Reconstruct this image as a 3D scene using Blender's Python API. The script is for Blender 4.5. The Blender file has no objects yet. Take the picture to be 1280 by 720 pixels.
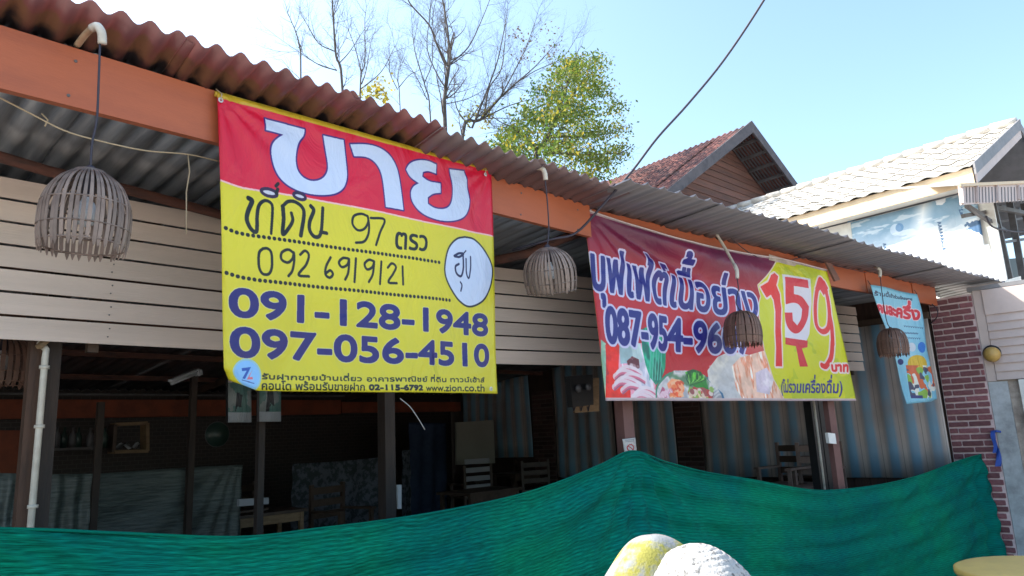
import bpy, bmesh, math, random
import numpy as np
from mathutils import Vector, Matrix
random.seed(7)
S = bpy.context.scene
COL = S.collection

# ---------------------------------------------------------------- camera, sky, sun, exposure
F = 900.0                                     # focal length in photo pixels (1280 wide)
def _n(v): v = np.array(v, float); return v/np.linalg.norm(v)
UP = _n((434-640, 360+4095, -F))
XA = np.array((1490-640, 360-500, -F), float); XA -= XA.dot(UP)*UP; XA = _n(XA)
YA = np.cross(UP, XA)
CM = np.stack([XA, YA, UP])                   # camera axes -> world axes (x along the facade, y into the building)
EYE = np.array((0, 0, 1.6))
cam = bpy.data.cameras.new("camera"); camo = bpy.data.objects.new("camera", cam); COL.objects.link(camo)
cam.sensor_width = 36; cam.lens = F*36/1280; cam.clip_end = 3000; cam.clip_start = 0.05
camo.matrix_world = Matrix.Translation(Vector(EYE)) @ Matrix([list(r) for r in CM]).to_4x4()
S.camera = camo
SUN = _n((-0.34, 0.66, 0.70))
W = bpy.data.worlds.new("World"); S.world = W; W.use_nodes = True
nt = W.node_tree; bg = nt.nodes["Background"]
sky = nt.nodes.new("ShaderNodeTexSky"); sky.sky_type = 'NISHITA'; sky.sun_disc = False
sky.sun_elevation = math.asin(SUN[2]); sky.sun_rotation = math.atan2(SUN[0], SUN[1])
sky.air_density = 1.0; sky.dust_density = 2.2; sky.ozone_density = 1.0
wb = nt.nodes.new("ShaderNodeMix"); wb.data_type = 'RGBA'; wb.blend_type = 'MULTIPLY'; wb.inputs[0].default_value = 1.0; wb.inputs[7].default_value = (.95, 1.03, 1.0, 1)   # the camera's cool white balance
nt.links.new(sky.outputs[0], wb.inputs[6]); nt.links.new(wb.outputs[2], bg.inputs[0]); bg.inputs[1].default_value = 0.15
sl = bpy.data.lights.new("sun", 'SUN'); sl.energy = 4.5; sl.angle = math.radians(0.5); sl.color = (1, .95, .86)
slo = bpy.data.objects.new("sun", sl); COL.objects.link(slo)
slo.rotation_euler = Vector(SUN).to_track_quat('Z', 'Y').to_euler()
S.view_settings.view_transform = 'Standard'; S.view_settings.look = 'None'
S.view_settings.exposure = 1.5; S.view_settings.gamma = 1.0
S.render.engine = 'CYCLES'

# ---------------------------------------------------------------- placing on real planes
def ray(px, py): return CM @ np.array((px-640, 360-py, -F))
def hit(px, py, p0, n):
    r = ray(px, py); t = (np.array(p0)-EYE).dot(n)/r.dot(n); return EYE+r*t
def onY(px, py, y): return hit(px, py, (0, y, 0), np.array((0, 1., 0)))
def onX(px, py, x): return hit(px, py, (x, 0, 0), np.array((1., 0, 0)))
def onZ(px, py, z): return hit(px, py, (0, 0, z), np.array((0, 0, 1.)))
def atd(px, py, d): return EYE+_n(ray(px, py))*d
YF = 2.974                                    # front face of the first fascia
P0 = np.array((4.11, YF, 3.0))                # bend of the frontage
A2 = math.radians(-10.5)
D2 = np.array((math.cos(A2), math.sin(A2), 0)); N2 = np.array((-D2[1], D2[0], 0))
def onF2(px, py, off=0.0): return hit(px, py, P0+N2*off, N2)
def f2(s, t, z): p = P0+D2*s+N2*t; return np.array((p[0], p[1], z))
XW = 9.7                                      # side wall plane

# ---------------------------------------------------------------- mesh helpers
class MB:
    def __init__(s): s.v = []; s.f = []
    def add(s, vs, fs):
        b = len(s.v); s.v += [tuple(map(float, v)) for v in vs]; s.f += [tuple(b+i for i in f) for f in fs]; return s
    def box(s, a, b):
        x0, y0, z0 = a; x1, y1, z1 = b
        return s.add([(x0,y0,z0),(x1,y0,z0),(x1,y1,z0),(x0,y1,z0),(x0,y0,z1),(x1,y0,z1),(x1,y1,z1),(x0,y1,z1)],
            [(0,3,2,1),(4,5,6,7),(0,1,5,4),(1,2,6,5),(2,3,7,6),(3,0,4,7)])
    def slab(s, q, n):                          # quad q (4 points) thickened by vector n
        q = [np.array(p, float) for p in q]; n = np.array(n, float)
        return s.add([*q, *[p+n for p in q]], [(0,1,2,3),(7,6,5,4),(0,4,5,1),(1,5,6,2),(2,6,7,3),(3,7,4,0)])
    def bar(s, a, b, w, h, up=(0,0,1)):         # rectangular bar from a to b
        a = np.array(a, float); b = np.array(b, float); d = _n(b-a); u = np.array(up, float)
        if abs(d.dot(u)) > .95: u = np.array((0,1.,0))
        r = _n(np.cross(d, u)); u = np.cross(r, d)
        c = [r*w/2+u*h/2, -r*w/2+u*h/2, -r*w/2-u*h/2, r*w/2-u*h/2]
        return s.add([a+k for k in c]+[b+k for k in c], [(3,2,1,0),(4,5,6,7),(0,1,5,4),(1,2,6,5),(2,3,7,6),(3,0,4,7)])
    def tube(s, pts, r, n=8, cap=True):
        pts = [np.array(p, float) for p in pts]; k = len(pts)
        rr = r if hasattr(r, '__len__') else [r]*k
        vs = []; fs = []; u = None
        for i, p in enumerate(pts):
            d = _n(pts[min(i+1,k-1)]-pts[max(i-1,0)])
            if u is None:
                u = np.array((0,0,1.)) if abs(d[2]) < .9 else np.array((1.,0,0))
            u = u-d*u.dot(d); u = _n(u); w = np.cross(d, u)
            for j in range(n):
                a = 2*math.pi*j/n; vs.append(p+(u*math.cos(a)+w*math.sin(a))*rr[i])
        for i in range(k-1):
            for j in range(n):
                fs.append((i*n+j, i*n+(j+1)%n, (i+1)*n+(j+1)%n, (i+1)*n+j))
        if cap: fs += [tuple(range(n-1,-1,-1)), tuple(range((k-1)*n, k*n))]
        return s.add(vs, fs)
    def lathe(s, prof, c=(0,0,0), n=24, sx=1, sy=1):
        vs = []; fs = []; k = len(prof)
        for (r, z) in prof:
            for j in range(n):
                a = 2*math.pi*j/n; vs.append((c[0]+r*sx*math.cos(a), c[1]+r*sy*math.sin(a), c[2]+z))
        for i in range(k-1):
            for j in range(n):
                fs.append((i*n+j, i*n+(j+1)%n, (i+1)*n+(j+1)%n, (i+1)*n+j))
        return s.add(vs, fs)
    def grid(s, fn, nu, nv):
        vs = [fn(i/nu, j/nv) for j in range(nv+1) for i in range(nu+1)]
        return s.add(vs, [(j*(nu+1)+i, j*(nu+1)+i+1, (j+1)*(nu+1)+i+1, (j+1)*(nu+1)+i) for j in range(nv) for i in range(nu)])
    def mesh(s, name, smooth=False):
        m = bpy.data.meshes.new(name); m.from_pydata(s.v, [], s.f); m.update()
        if smooth: m.shade_smooth()
        return m
    def build(s, name, mat, parent=None, smooth=False, **k):
        m = s.mesh(name, smooth); m.materials.append(mat); return link(name, m, parent, **k)
def link(name, data, parent=None, label=None, cat=None, group=None, kind=None, uv=None):
    o = bpy.data.objects.new(name, data); COL.objects.link(o)
    if parent is not None:
        o.parent = parent; o.matrix_parent_inverse = WM[parent.name].inverted()
    WM[o.name] = Matrix.Identity(4)
    return tag(o, label, cat, group, kind)
WM = {}
def tag(o, label=None, cat=None, group=None, kind=None):
    for k, v in (('label', label), ('category', cat), ('group', group), ('kind', kind)):
        if v: o[k] = v
    return o
def empty(name, loc, label=None, cat=None, group=None, kind=None):
    o = bpy.data.objects.new(name, None); COL.objects.link(o); o.location = [float(c) for c in loc]; o.empty_display_size = .1
    WM[o.name] = Matrix.Translation(Vector([float(c) for c in loc]))
    return tag(o, label, cat, group, kind)
def place(name, mesh, M, parent=None):          # shared mesh with its own matrix
    o = link(name, mesh, parent); o.matrix_basis = M; return o

# ---------------------------------------------------------------- materials
def mat(name, col, rough=.7, col2=None, scale=6, detail=6, fac=(.4,.65), metal=0, bump=0, bscale=40, stretch=None, rnd=0, trans=0, spec=None):
    m = bpy.data.materials.new(name); m.use_nodes = True; n = m.node_tree; L = n.links
    b = n.nodes['Principled BSDF']; b.inputs['Roughness'].default_value = rough; b.inputs['Metallic'].default_value = metal
    if spec is not None: b.inputs['Specular IOR Level'].default_value = spec
    tc = n.nodes.new('ShaderNodeTexCoord'); src = tc.outputs['Object']
    if stretch:
        mp = n.nodes.new('ShaderNodeMapping'); mp.inputs['Scale'].default_value = stretch; L.new(src, mp.inputs[0]); src = mp.outputs[0]
    c = (*col, 1)
    out = None
    if col2 is not None:
        nz = n.nodes.new('ShaderNodeTexNoise'); nz.inputs['Scale'].default_value = scale; nz.inputs['Detail'].default_value = detail; nz.inputs['Roughness'].default_value = .65
        L.new(src, nz.inputs['Vector'])
        r = n.nodes.new('ShaderNodeValToRGB'); r.color_ramp.elements[0].position = fac[0]; r.color_ramp.elements[1].position = fac[1]
        r.color_ramp.elements[0].color = c; r.color_ramp.elements[1].color = (*col2, 1)
        L.new(nz.outputs['Fac'], r.inputs[0]); out = r.outputs[0]
    if rnd:
        oi = n.nodes.new('ShaderNodeObjectInfo'); mr = n.nodes.new('ShaderNodeMapRange')
        mr.inputs['To Min'].default_value = 1-rnd; mr.inputs['To Max'].default_value = 1+rnd
        L.new(oi.outputs['Random'], mr.inputs['Value'])
        hs = n.nodes.new('ShaderNodeHueSaturation'); hs.inputs['Color'].default_value = c
        if out: L.new(out, hs.inputs['Color'])
        L.new(mr.outputs[0], hs.inputs['Value']); out = hs.outputs[0]
    if out: L.new(out, b.inputs['Base Color'])
    else: b.inputs['Base Color'].default_value = c
    if bump:
        nz2 = n.nodes.new('ShaderNodeTexNoise'); nz2.inputs['Scale'].default_value = bscale; nz2.inputs['Detail'].default_value = 5
        L.new(src, nz2.inputs['Vector'])
        bp = n.nodes.new('ShaderNodeBump'); bp.inputs['Strength'].default_value = bump; bp.inputs['Distance'].default_value = .01
        L.new(nz2.outputs['Fac'], bp.inputs['Height']); L.new(bp.outputs[0], b.inputs['Normal'])
    if trans:
        tr = n.nodes.new('ShaderNodeBsdfTranslucent'); tr.inputs['Color'].default_value = c
        if out: L.new(out, tr.inputs['Color'])
        mx = n.nodes.new('ShaderNodeMixShader'); mx.inputs[0].default_value = trans
        L.new(b.outputs[0], mx.inputs[1]); L.new(tr.outputs[0], mx.inputs[2]); L.new(mx.outputs[0], n.nodes['Material Output'].inputs[0])
    return m
M = {}
M['concrete'] = mat('concrete', (.44,.39,.34), .9, (.36,.32,.28), 1.2, 8, bump=.3)
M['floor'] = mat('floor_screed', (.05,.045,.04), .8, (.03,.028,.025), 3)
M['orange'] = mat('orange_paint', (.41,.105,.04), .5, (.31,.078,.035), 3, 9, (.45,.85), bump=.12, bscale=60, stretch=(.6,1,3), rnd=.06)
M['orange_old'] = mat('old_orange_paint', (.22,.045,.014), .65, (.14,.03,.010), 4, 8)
M['cream'] = mat('cream_board', (.70,.57,.49), .6, (.58,.47,.40), 2, 8, (.35,.8), bump=.25, bscale=25, stretch=(.3,1,6), rnd=.10)
M['post'] = mat('dark_post', (.022,.014,.011), .7, (.045,.028,.02), 3, 8, stretch=(4,4,.5), bump=.3)
M['post_brown'] = mat('brown_post', (.10,.05,.03), .7, (.05,.026,.017), 5, 8, stretch=(4,4,.5), bump=.3)
M['post_pink'] = mat('pinkish_post', (.16,.075,.065), .7, (.12,.055,.05), 5, 6)
M['wood_dark'] = mat('dark_furniture_wood', (.08,.05,.034), .5, (.05,.03,.02), 8, 6)
M['chair_brown'] = mat('chair_brown', (.20,.135,.11), .5, (.13,.085,.07), 8, 6)
M['wood_tan'] = mat('tan_wood', (.26,.17,.09), .6, (.18,.11,.055), 8, 8, stretch=(1,1,4))
M['pvc'] = mat('white_pvc', (.62,.58,.50), .35, (.50,.45,.38), 12, 4)
M['pvc_tan'] = mat('aged_pvc', (.52,.40,.27), .4, (.42,.31,.20), 12, 4)
M['cord'] = mat('dark_cord', (.035,.03,.045), .6)
M['string'] = mat('pale_string', (.42,.33,.22), .8)
M['bamboo'] = mat('grey_bamboo', (.25,.185,.155), .6, (.10,.062,.048), 9, 6, stretch=(2,2,.6), rnd=.28)
M['bamboo_brown'] = mat('brown_bamboo', (.16,.085,.06), .6, (.07,.035,.025), 9, 6, stretch=(2,2,.6), rnd=.28)
M['bulb'] = mat('frosted_bulb', (.62,.60,.60), .3)
M['metal_white'] = mat('white_metal', (.55,.57,.60), .45, (.45,.47,.5), 4, 5)
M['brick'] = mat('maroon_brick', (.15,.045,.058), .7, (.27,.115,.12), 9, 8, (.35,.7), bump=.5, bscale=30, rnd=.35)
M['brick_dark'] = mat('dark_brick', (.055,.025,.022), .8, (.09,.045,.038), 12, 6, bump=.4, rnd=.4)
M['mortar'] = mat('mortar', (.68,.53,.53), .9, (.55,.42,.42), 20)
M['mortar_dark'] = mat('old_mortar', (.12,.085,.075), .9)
M['siding'] = mat('cream_siding', (.56,.455,.42), .6, (.5,.40,.37), 3, 6, rnd=.04, bump=.15)
M['jamb'] = mat('grey_render', (.46,.48,.50), .85, (.27,.28,.29), 5, 8)
M['beige'] = mat('beige_render', (.5,.42,.36), .85, (.25,.2,.17), 6)
M['door_grey'] = mat('grey_door', (.28,.29,.30), .5, (.24,.25,.26), 4)
M['black'] = mat('black_plastic', (.012,.012,.013), .5)
M['blue'] = mat('blue_ribbon', (.02,.07,.35), .6)
M['white'] = mat('white_paint', (.72,.71,.68), .6, (.62,.61,.58), 4, 6)
M['white_thin'] = mat('thin_white_sheet', (.85,.85,.84), .6, trans=.5)
M['fascia'] = mat('beige_fascia', (.66,.50,.33), .6, (.6,.45,.3), 3, 6)
M['grey_trim'] = mat('grey_trim', (.22,.21,.22), .6, (.17,.165,.17), 4)
M['dark_trim'] = mat('dark_trim', (.10,.085,.09), .7, (.06,.05,.055), 4)
M['tile'] = mat('white_roof_tile', (.54,.51,.47), .7, (.43,.40,.36), 6, 6, rnd=.1)
M['rust_roof'] = mat('rusty_red_roof', (.19,.065,.05), .75, (.075,.038,.035), 2.2, 9, (.45,.62), bump=.3)
M['old_wood'] = mat('weathered_clapboard', (.21,.095,.07), .8, (.12,.07,.06), 3, 9, stretch=(.5,.5,6), rnd=.25, bump=.4)
M['bark'] = mat('pale_bark', (.10,.085,.08), .9, (.06,.052,.048), 12, 6)
M['leaf'] = mat('green_leaf', (.065,.13,.022), .6, (.13,.17,.025), 1.2, 3, (.35,.6), trans=.55)
M['leaf_yellow'] = mat('yellow_leaf', (.36,.28,.03), .6, (.24,.24,.03), 1.5, 3, trans=.45)
M['leaf_brown'] = mat('brown_leaf', (.15,.10,.055), .7, trans=.2)
M['steel'] = mat('grey_steel', (.12,.115,.12), .6, (.08,.07,.07), 5, 6)
M['bluewall'] = mat('blue_sheet', (.10,.24,.38), .6, (.14,.3,.45), 2)
M['table_yellow'] = mat('yellowed_table', (.50,.37,.10), .5, (.36,.26,.08), 5, 8, (.4,.8), bump=.1)
M['skin'] = mat('skin', (.33,.19,.12), .55, (.3,.165,.1), 20)
M['shirt'] = mat('grey_shirt', (.12,.13,.16), .9)
M['trousers'] = mat('dark_trousers', (.03,.035,.05), .9)
M['hat'] = mat('white_knit', (.42,.405,.39), .9, (.13,.125,.12), 95, 4, (.52,.64), bump=.35, bscale=160)
M['hatband'] = mat('yellow_white_cloth', (.30,.31,.32), .9, (.36,.33,.07), 13, 5, (.47,.58), bump=.25, bscale=200, trans=.2)
M['tarp_grey'] = mat('grey_plastic', (.11,.13,.12), .42, (.04,.05,.048), 3, 8, (.35,.65), stretch=(2,2,22), bump=1.0, bscale=3)
M['cloth_pattern'] = mat('patterned_cloth', (.11,.12,.15), .8, (.035,.045,.05), 12, 3, (.45,.55))
M['cloth_blue'] = mat('blue_cloth', (.03,.05,.10), .8, (.02,.035,.08), 14, 3)
M['board_grey'] = mat('grey_board', (.27,.255,.21), .8, (.24,.225,.19), 2)
M['pale_slat'] = mat('pale_slat', (.30,.30,.32), .7)
M['tube_light'] = mat('lamp_tube', (.5,.52,.55), .4)
M['green_dish'] = mat('green_mirror', (.02,.04,.032), .35)
M['log'] = mat('red_log', (.12,.045,.03), .8, (.05,.025,.02), 6, 8, stretch=(.6,3,3), bump=.5)
M['banner_hem'] = mat('yellow_hem', (.55,.38,.04), .5)
M['rope_white'] = mat('white_rope', (.6,.5,.5), .8)
M['wallboard'] = mat('dark_wall_board', (.035,.018,.013), .8, (.06,.03,.02), 6, 6, stretch=(1,5,.5), rnd=.3)
M['brass'] = mat('amber_globe', (.48,.30,.08), .35, (.35,.2,.06), 6)
def roof_mat(name, c, c2, stain, lo, hi, tan=None, metal=.0, rough=.5, gap=.1):
    """painted sheet: large noise between two colours, soot / sap stains of irregular outline along the fascia line"""
    m = mat(name, c, rough, c2, 2.5, 8, (.35,.7), metal=metal, stretch=(3,.5,1)); n = m.node_tree; L = n.links
    b = n.nodes['Principled BSDF']; base = b.inputs['Base Color'].links[0].from_socket
    tc = n.nodes.new('ShaderNodeTexCoord'); at = n.nodes.new('ShaderNodeAttribute'); at.attribute_name = 'depth'
    nz = n.nodes.new('ShaderNodeTexNoise'); nz.inputs['Scale'].default_value = 9; nz.inputs['Detail'].default_value = 4; L.new(tc.outputs['Object'], nz.inputs['Vector'])
    ma = n.nodes.new('ShaderNodeMath'); ma.operation = 'MULTIPLY_ADD'; L.new(nz.outputs['Fac'], ma.inputs[0]); ma.inputs[1].default_value = gap*2; L.new(at.outputs['Fac'], ma.inputs[2])
    def layer(base, col, lo, hi):
        mr = n.nodes.new('ShaderNodeMapRange'); mr.inputs['From Min'].default_value = lo; mr.inputs['From Max'].default_value = hi; L.new(ma.outputs[0], mr.inputs['Value'])
        mx = n.nodes.new('ShaderNodeMix'); mx.data_type = 'RGBA'; L.new(mr.outputs[0], mx.inputs[0]); L.new(base, mx.inputs[6]); mx.inputs[7].default_value = (*col,1); return mx.outputs[2]
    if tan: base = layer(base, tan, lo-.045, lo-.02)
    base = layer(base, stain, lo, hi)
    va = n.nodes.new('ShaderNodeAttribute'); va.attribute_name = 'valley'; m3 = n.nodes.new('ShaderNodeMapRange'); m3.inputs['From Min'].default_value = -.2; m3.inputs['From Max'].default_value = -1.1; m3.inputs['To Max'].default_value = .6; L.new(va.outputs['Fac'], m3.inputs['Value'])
    x3 = n.nodes.new('ShaderNodeMix'); x3.data_type = 'RGBA'; L.new(m3.outputs[0], x3.inputs[0]); L.new(base, x3.inputs[6]); x3.inputs[7].default_value = (c[0]*.3,c[1]*.35,c[2]*.4,1); base = x3.outputs[2]   # darker along the lower ridge of each wave
    L.new(base, b.inputs['Base Color']); return m
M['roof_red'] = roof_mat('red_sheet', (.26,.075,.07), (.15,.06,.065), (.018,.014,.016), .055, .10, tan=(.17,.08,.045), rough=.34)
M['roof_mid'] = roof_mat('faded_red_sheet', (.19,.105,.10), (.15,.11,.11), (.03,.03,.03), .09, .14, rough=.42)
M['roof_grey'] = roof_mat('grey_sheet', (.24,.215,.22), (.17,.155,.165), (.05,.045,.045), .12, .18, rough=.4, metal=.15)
M['roof_in'] = mat('galvanised_sheet', (.42,.43,.45), .34, (.16,.16,.17), 2, 8, (.3,.7), metal=.5, stretch=(6,.4,1))

def stripes_mat():
    m = mat('striped_blind', (.1,.1,.1), .6); n = m.node_tree; L = n.links; b = n.nodes['Principled BSDF']
    tc = n.nodes.new('ShaderNodeTexCoord'); sp = n.nodes.new('ShaderNodeSeparateXYZ'); L.new(tc.outputs['Object'], sp.inputs[0])
    def math_(op, a, bb=None):
        k = n.nodes.new('ShaderNodeMath'); k.operation = op
        (L.new(a, k.inputs[0]) if not isinstance(a, float) else None)
        if bb is not None: (k.inputs.__getitem__(1).__setattr__('default_value', bb) if isinstance(bb, float) else L.new(bb, k.inputs[1]))
        return k.outputs[0]
    fr = math_('FRACT', math_('DIVIDE', sp.outputs['Y'], .235))
    r = n.nodes.new('ShaderNodeValToRGB'); r.color_ramp.interpolation = 'LINEAR'
    cs = [(0,(.62,.53,.48)),(.16,(.62,.53,.48)),(.19,(.22,.2,.19)),(.22,(.52,.44,.40)),(.34,(.46,.40,.38)),(.46,(.17,.31,.42)),(.78,(.16,.29,.39)),(.88,(.36,.34,.34)),(1,(.52,.44,.40))]
    e = r.color_ramp.elements
    while len(e) < len(cs): e.new(.5)
    for k, (p, c) in zip(e, cs): k.position = p; k.color = (*c, 1)
    L.new(fr, r.inputs[0])
    nz = n.nodes.new('ShaderNodeTexNoise'); nz.inputs['Scale'].default_value = 2.0; nz.inputs['Detail'].default_value = 7; L.new(tc.outputs['Object'], nz.inputs['Vector'])
    mx = n.nodes.new('ShaderNodeMix'); mx.data_type = 'RGBA'; mx.blend_type = 'MIX'
    mr = n.nodes.new('ShaderNodeMapRange'); mr.inputs['From Min'].default_value = .42; mr.inputs['From Max'].default_value = .75; mr.inputs['To Max'].default_value = .75; L.new(nz.outputs['Fac'], mr.inputs['Value'])
    L.new(mr.outputs[0], mx.inputs[0]); L.new(r.outputs[0], mx.inputs[6]); mx.inputs[7].default_value = (.25,.22,.21,1)
    L.new(mx.outputs[2], b.inputs['Base Color']); return m
M['blind'] = stripes_mat()
def net_mat():
    m = mat('green_shade_net', (.002,.32,.17), .9, (.0,.21,.18), .9, 6, (.38,.62), trans=.35, spec=.15); n = m.node_tree; L = n.links
    b = n.nodes['Principled BSDF']; tc = n.nodes.new('ShaderNodeTexCoord')
    mp = n.nodes.new('ShaderNodeMapping'); mp.inputs['Scale'].default_value = (12, 12, 260); L.new(tc.outputs['UV'], mp.inputs[0])
    mp.inputs['Scale'].default_value = (120, 420, 1)
    nz = n.nodes.new('ShaderNodeTexNoise'); nz.inputs['Scale'].default_value = 1; nz.inputs['Detail'].default_value = 3; L.new(mp.outputs[0], nz.inputs['Vector'])
    bp = n.nodes.new('ShaderNodeBump'); bp.inputs['Strength'].default_value = .7; bp.inputs['Distance'].default_value = .012
    L.new(nz.outputs['Fac'], bp.inputs['Height']); L.new(bp.outputs[0], b.inputs['Normal'])
    # weave of darker and lighter tape threads
    base = b.inputs['Base Color'].links[0].from_socket
    mr = n.nodes.new('ShaderNodeMapRange'); mr.inputs['From Min'].default_value = .35; mr.inputs['From Max'].default_value = .68; mr.inputs['To Min'].default_value = .5; mr.inputs['To Max'].default_value = 1.5; L.new(nz.outputs['Fac'], mr.inputs['Value'])
    # knitted rows that follow the hem, broken by noise, and a few thin darker lines
    sp = n.nodes.new('ShaderNodeSeparateXYZ'); L.new(tc.outputs['UV'], sp.inputs[0])
    ln = n.nodes.new('ShaderNodeTexNoise'); ln.inputs['Scale'].default_value = 1; ln.inputs['Detail'].default_value = 3
    m2 = n.nodes.new('ShaderNodeMapping'); m2.inputs['Scale'].default_value = (22, 3, 1); L.new(tc.outputs['UV'], m2.inputs[0]); L.new(m2.outputs[0], ln.inputs['Vector'])
    def mth(op, a, b_=None, c_=None):
        k = n.nodes.new('ShaderNodeMath'); k.operation = op
        for i, x in enumerate((a, b_, c_)):
            if x is None: continue
            if isinstance(x, (int, float)): k.inputs[i].default_value = x
            else: L.new(x, k.inputs[i])
        return k.outputs[0]
    vv = mth('MULTIPLY_ADD', ln.outputs['Fac'], .06, sp.outputs['Y'])
    rows = mth('SINE', mth('MULTIPLY', vv, 6.283*62)); rows = mth('MULTIPLY_ADD', rows, .22, 1.0)
    dark_line = mth('POWER', mth('ABSOLUTE', mth('SINE', mth('MULTIPLY', vv, 3.1416*7))), .12); dark_line = mth('MULTIPLY_ADD', dark_line, .75, .3)
    val = mth('MULTIPLY', mth('MULTIPLY', mr.outputs[0], rows), dark_line)
    hs = n.nodes.new('ShaderNodeHueSaturation'); L.new(base, hs.inputs['Color']); L.new(val, hs.inputs['Value']); L.new(hs.outputs[0], b.inputs['Base Color'])
    return m
M['net'] = net_mat()

# ---------------------------------------------------------------- flat print: a small painter for the banners
def text_tris(s, bold=0):
    """triangles of a line of text in font units; tone marks that sit over another mark are lifted"""
    up = set('\u0e31\u0e34\u0e35\u0e36\u0e37\u0e47'); tone = set('\u0e48\u0e49\u0e4a\u0e4b\u0e4c')
    c = bpy.data.curves.new('t', 'FONT'); c.body = s; c.fill_mode = 'FRONT'; c.dimensions = '2D'; c.resolution_u = 5; c.offset = bold
    m0 = bpy.data.materials.new('a'); m1 = bpy.data.materials.new('b'); c.materials.append(m0); c.materials.append(m1)
    o = bpy.data.objects.new('t', c); COL.objects.link(o)
    for i, ch in enumerate(s):
        if ch in tone and i and s[i-1] in up: c.body_format[i].material_index = 1
    dg = bpy.context.evaluated_depsgraph_get(); me = o.evaluated_get(dg).to_mesh(); me.calc_loop_triangles()
    v = np.array([x.co[:2] for x in me.vertices]); T = [(v[list(t.vertices)]+(np.array((0,.24)) if t.material_index == 1 else 0)) for t in me.loop_triangles]
    o.evaluated_get(dg).to_mesh_clear()
    bpy.data.objects.remove(o); bpy.data.curves.remove(c); bpy.data.materials.remove(m0); bpy.data.materials.remove(m1)
    return np.array(T) if len(T) else np.zeros((0,3,2))
def homog(src, dst):
    A = []
    for (x, y), (u, v) in zip(src, dst):
        A += [[x,y,1,0,0,0,-u*x,-u*y,-u],[0,0,0,x,y,1,-v*x,-v*y,-v]]
    return np.linalg.svd(np.array(A))[2][-1].reshape(3,3)
def happly(H, p):
    p = np.asarray(p, float); q = np.concatenate([p, np.ones(p.shape[:-1]+(1,))], -1) @ H.T; return q[..., :2]/q[..., 2:]
class Canvas:
    def __init__(s, w, h, col, quad=None):     # quad: the four photo points (tl, tr, br, bl) of the sheet, so marks can be given where they are seen
        s.w, s.h = w, h; s.a = np.ones((h, w, 3))*np.array(col); s.yy, s.xx = np.mgrid[0:h, 0:w]+.5
        s.H = homog(quad, [(0,0),(w,0),(w,h),(0,h)]) if quad else np.eye(3)
    def P(s, pts): return happly(s.H, pts)
    def paint(s, m, col): s.a += (np.array(col)-s.a)*np.clip(m,0,1)[..., None]
    def tris(s, T):
        m = np.zeros((s.h, s.w), bool)
        for t in T:
            x0, y0 = np.floor(t.min(0)).astype(int); x1, y1 = np.ceil(t.max(0)).astype(int)+1
            x0, y0 = max(x0,0), max(y0,0); x1, y1 = min(x1,s.w), min(y1,s.h)
            if x1 <= x0 or y1 <= y0: continue
            X = s.xx[y0:y1,x0:x1]; Y = s.yy[y0:y1,x0:x1]
            e = [(t[(i+1)%3][0]-t[i][0])*(Y-t[i][1])-(t[(i+1)%3][1]-t[i][1])*(X-t[i][0]) for i in range(3)]
            m[y0:y1,x0:x1] |= ((e[0]>=-.01)&(e[1]>=-.01)&(e[2]>=-.01))|((e[0]<=.01)&(e[1]<=.01)&(e[2]<=.01))
        return m
    def text(s, txt, quad, bold=0, shear=0):
        """text stretched into the photo quad tl, tr, br, bl"""
        T = text_tris(txt, bold)
        if not len(T): return np.zeros((s.h, s.w), bool)
        lo = T.reshape(-1,2).min(0); hi = T.reshape(-1,2).max(0); U = (T-lo)/(hi-lo); U[..., 1] = 1-U[..., 1]
        if len(quad) == 4:
            q = s.P(quad); Hq = homog([(0,0),(1,0),(1,1),(0,1)], q); return s.tris(happly(Hq, U))
        k = len(quad)//2                           # ribbon: k points along the top, k along the bottom
        top = s.P(quad[:k]); bot = s.P(quad[k:]); ts = np.linspace(0,1,k)
        a = np.stack([np.interp(U[...,0], ts, top[:,i]) for i in (0,1)], -1); b = np.stack([np.interp(U[...,0], ts, bot[:,i]) for i in (0,1)], -1)
        return s.tris(a+(b-a)*U[...,1:])
    def poly(s, pts, raw=False):
        p = np.array(pts, float) if raw else s.P(pts); m = np.zeros((s.h, s.w), bool); n = len(p)
        x0, y0 = np.maximum(np.floor(p.min(0)).astype(int), 0); x1, y1 = np.ceil(p.max(0)).astype(int)+1
        x1, y1 = min(x1,s.w), min(y1,s.h)
        if x1 <= x0 or y1 <= y0: return m
        X = s.xx[y0:y1,x0:x1]; Y = s.yy[y0:y1,x0:x1]; k = np.zeros(X.shape, bool)
        for i in range(n):
            ax, ay = p[i]; bx, by = p[(i+1)%n]
            if ay == by: continue
            k ^= ((ay > Y) != (by > Y)) & (X < (bx-ax)*(Y-ay)/(by-ay)+ax)
        m[y0:y1,x0:x1] = k; return m
    def stroke(s, pts, r, raw=False, smooth=True):
        p = np.array(pts, float) if raw else s.P(pts); m = np.zeros((s.h, s.w), bool)
        if smooth and len(p) > 2: p = catmull(p)
        rr = r if hasattr(r, '__len__') else (r, r)
        for i in range(len(p)-1):
            R = rr[0]+(rr[1]-rr[0])*i/max(1,len(p)-2)
            a, b = p[i], p[i+1]; x0, y0 = np.maximum(np.floor(np.minimum(a,b)-R-1).astype(int), 0); x1, y1 = np.ceil(np.maximum(a,b)+R+1).astype(int)
            x1, y1 = min(x1,s.w), min(y1,s.h)
            if x1 <= x0 or y1 <= y0: continue
            X = s.xx[y0:y1,x0:x1]-a[0]; Y = s.yy[y0:y1,x0:x1]-a[1]; d = b-a; L2 = max(d.dot(d), 1e-9)
            t = np.clip((X*d[0]+Y*d[1])/L2, 0, 1); m[y0:y1,x0:x1] |= (X-t*d[0])**2+(Y-t*d[1])**2 <= R*R
        return m
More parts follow.
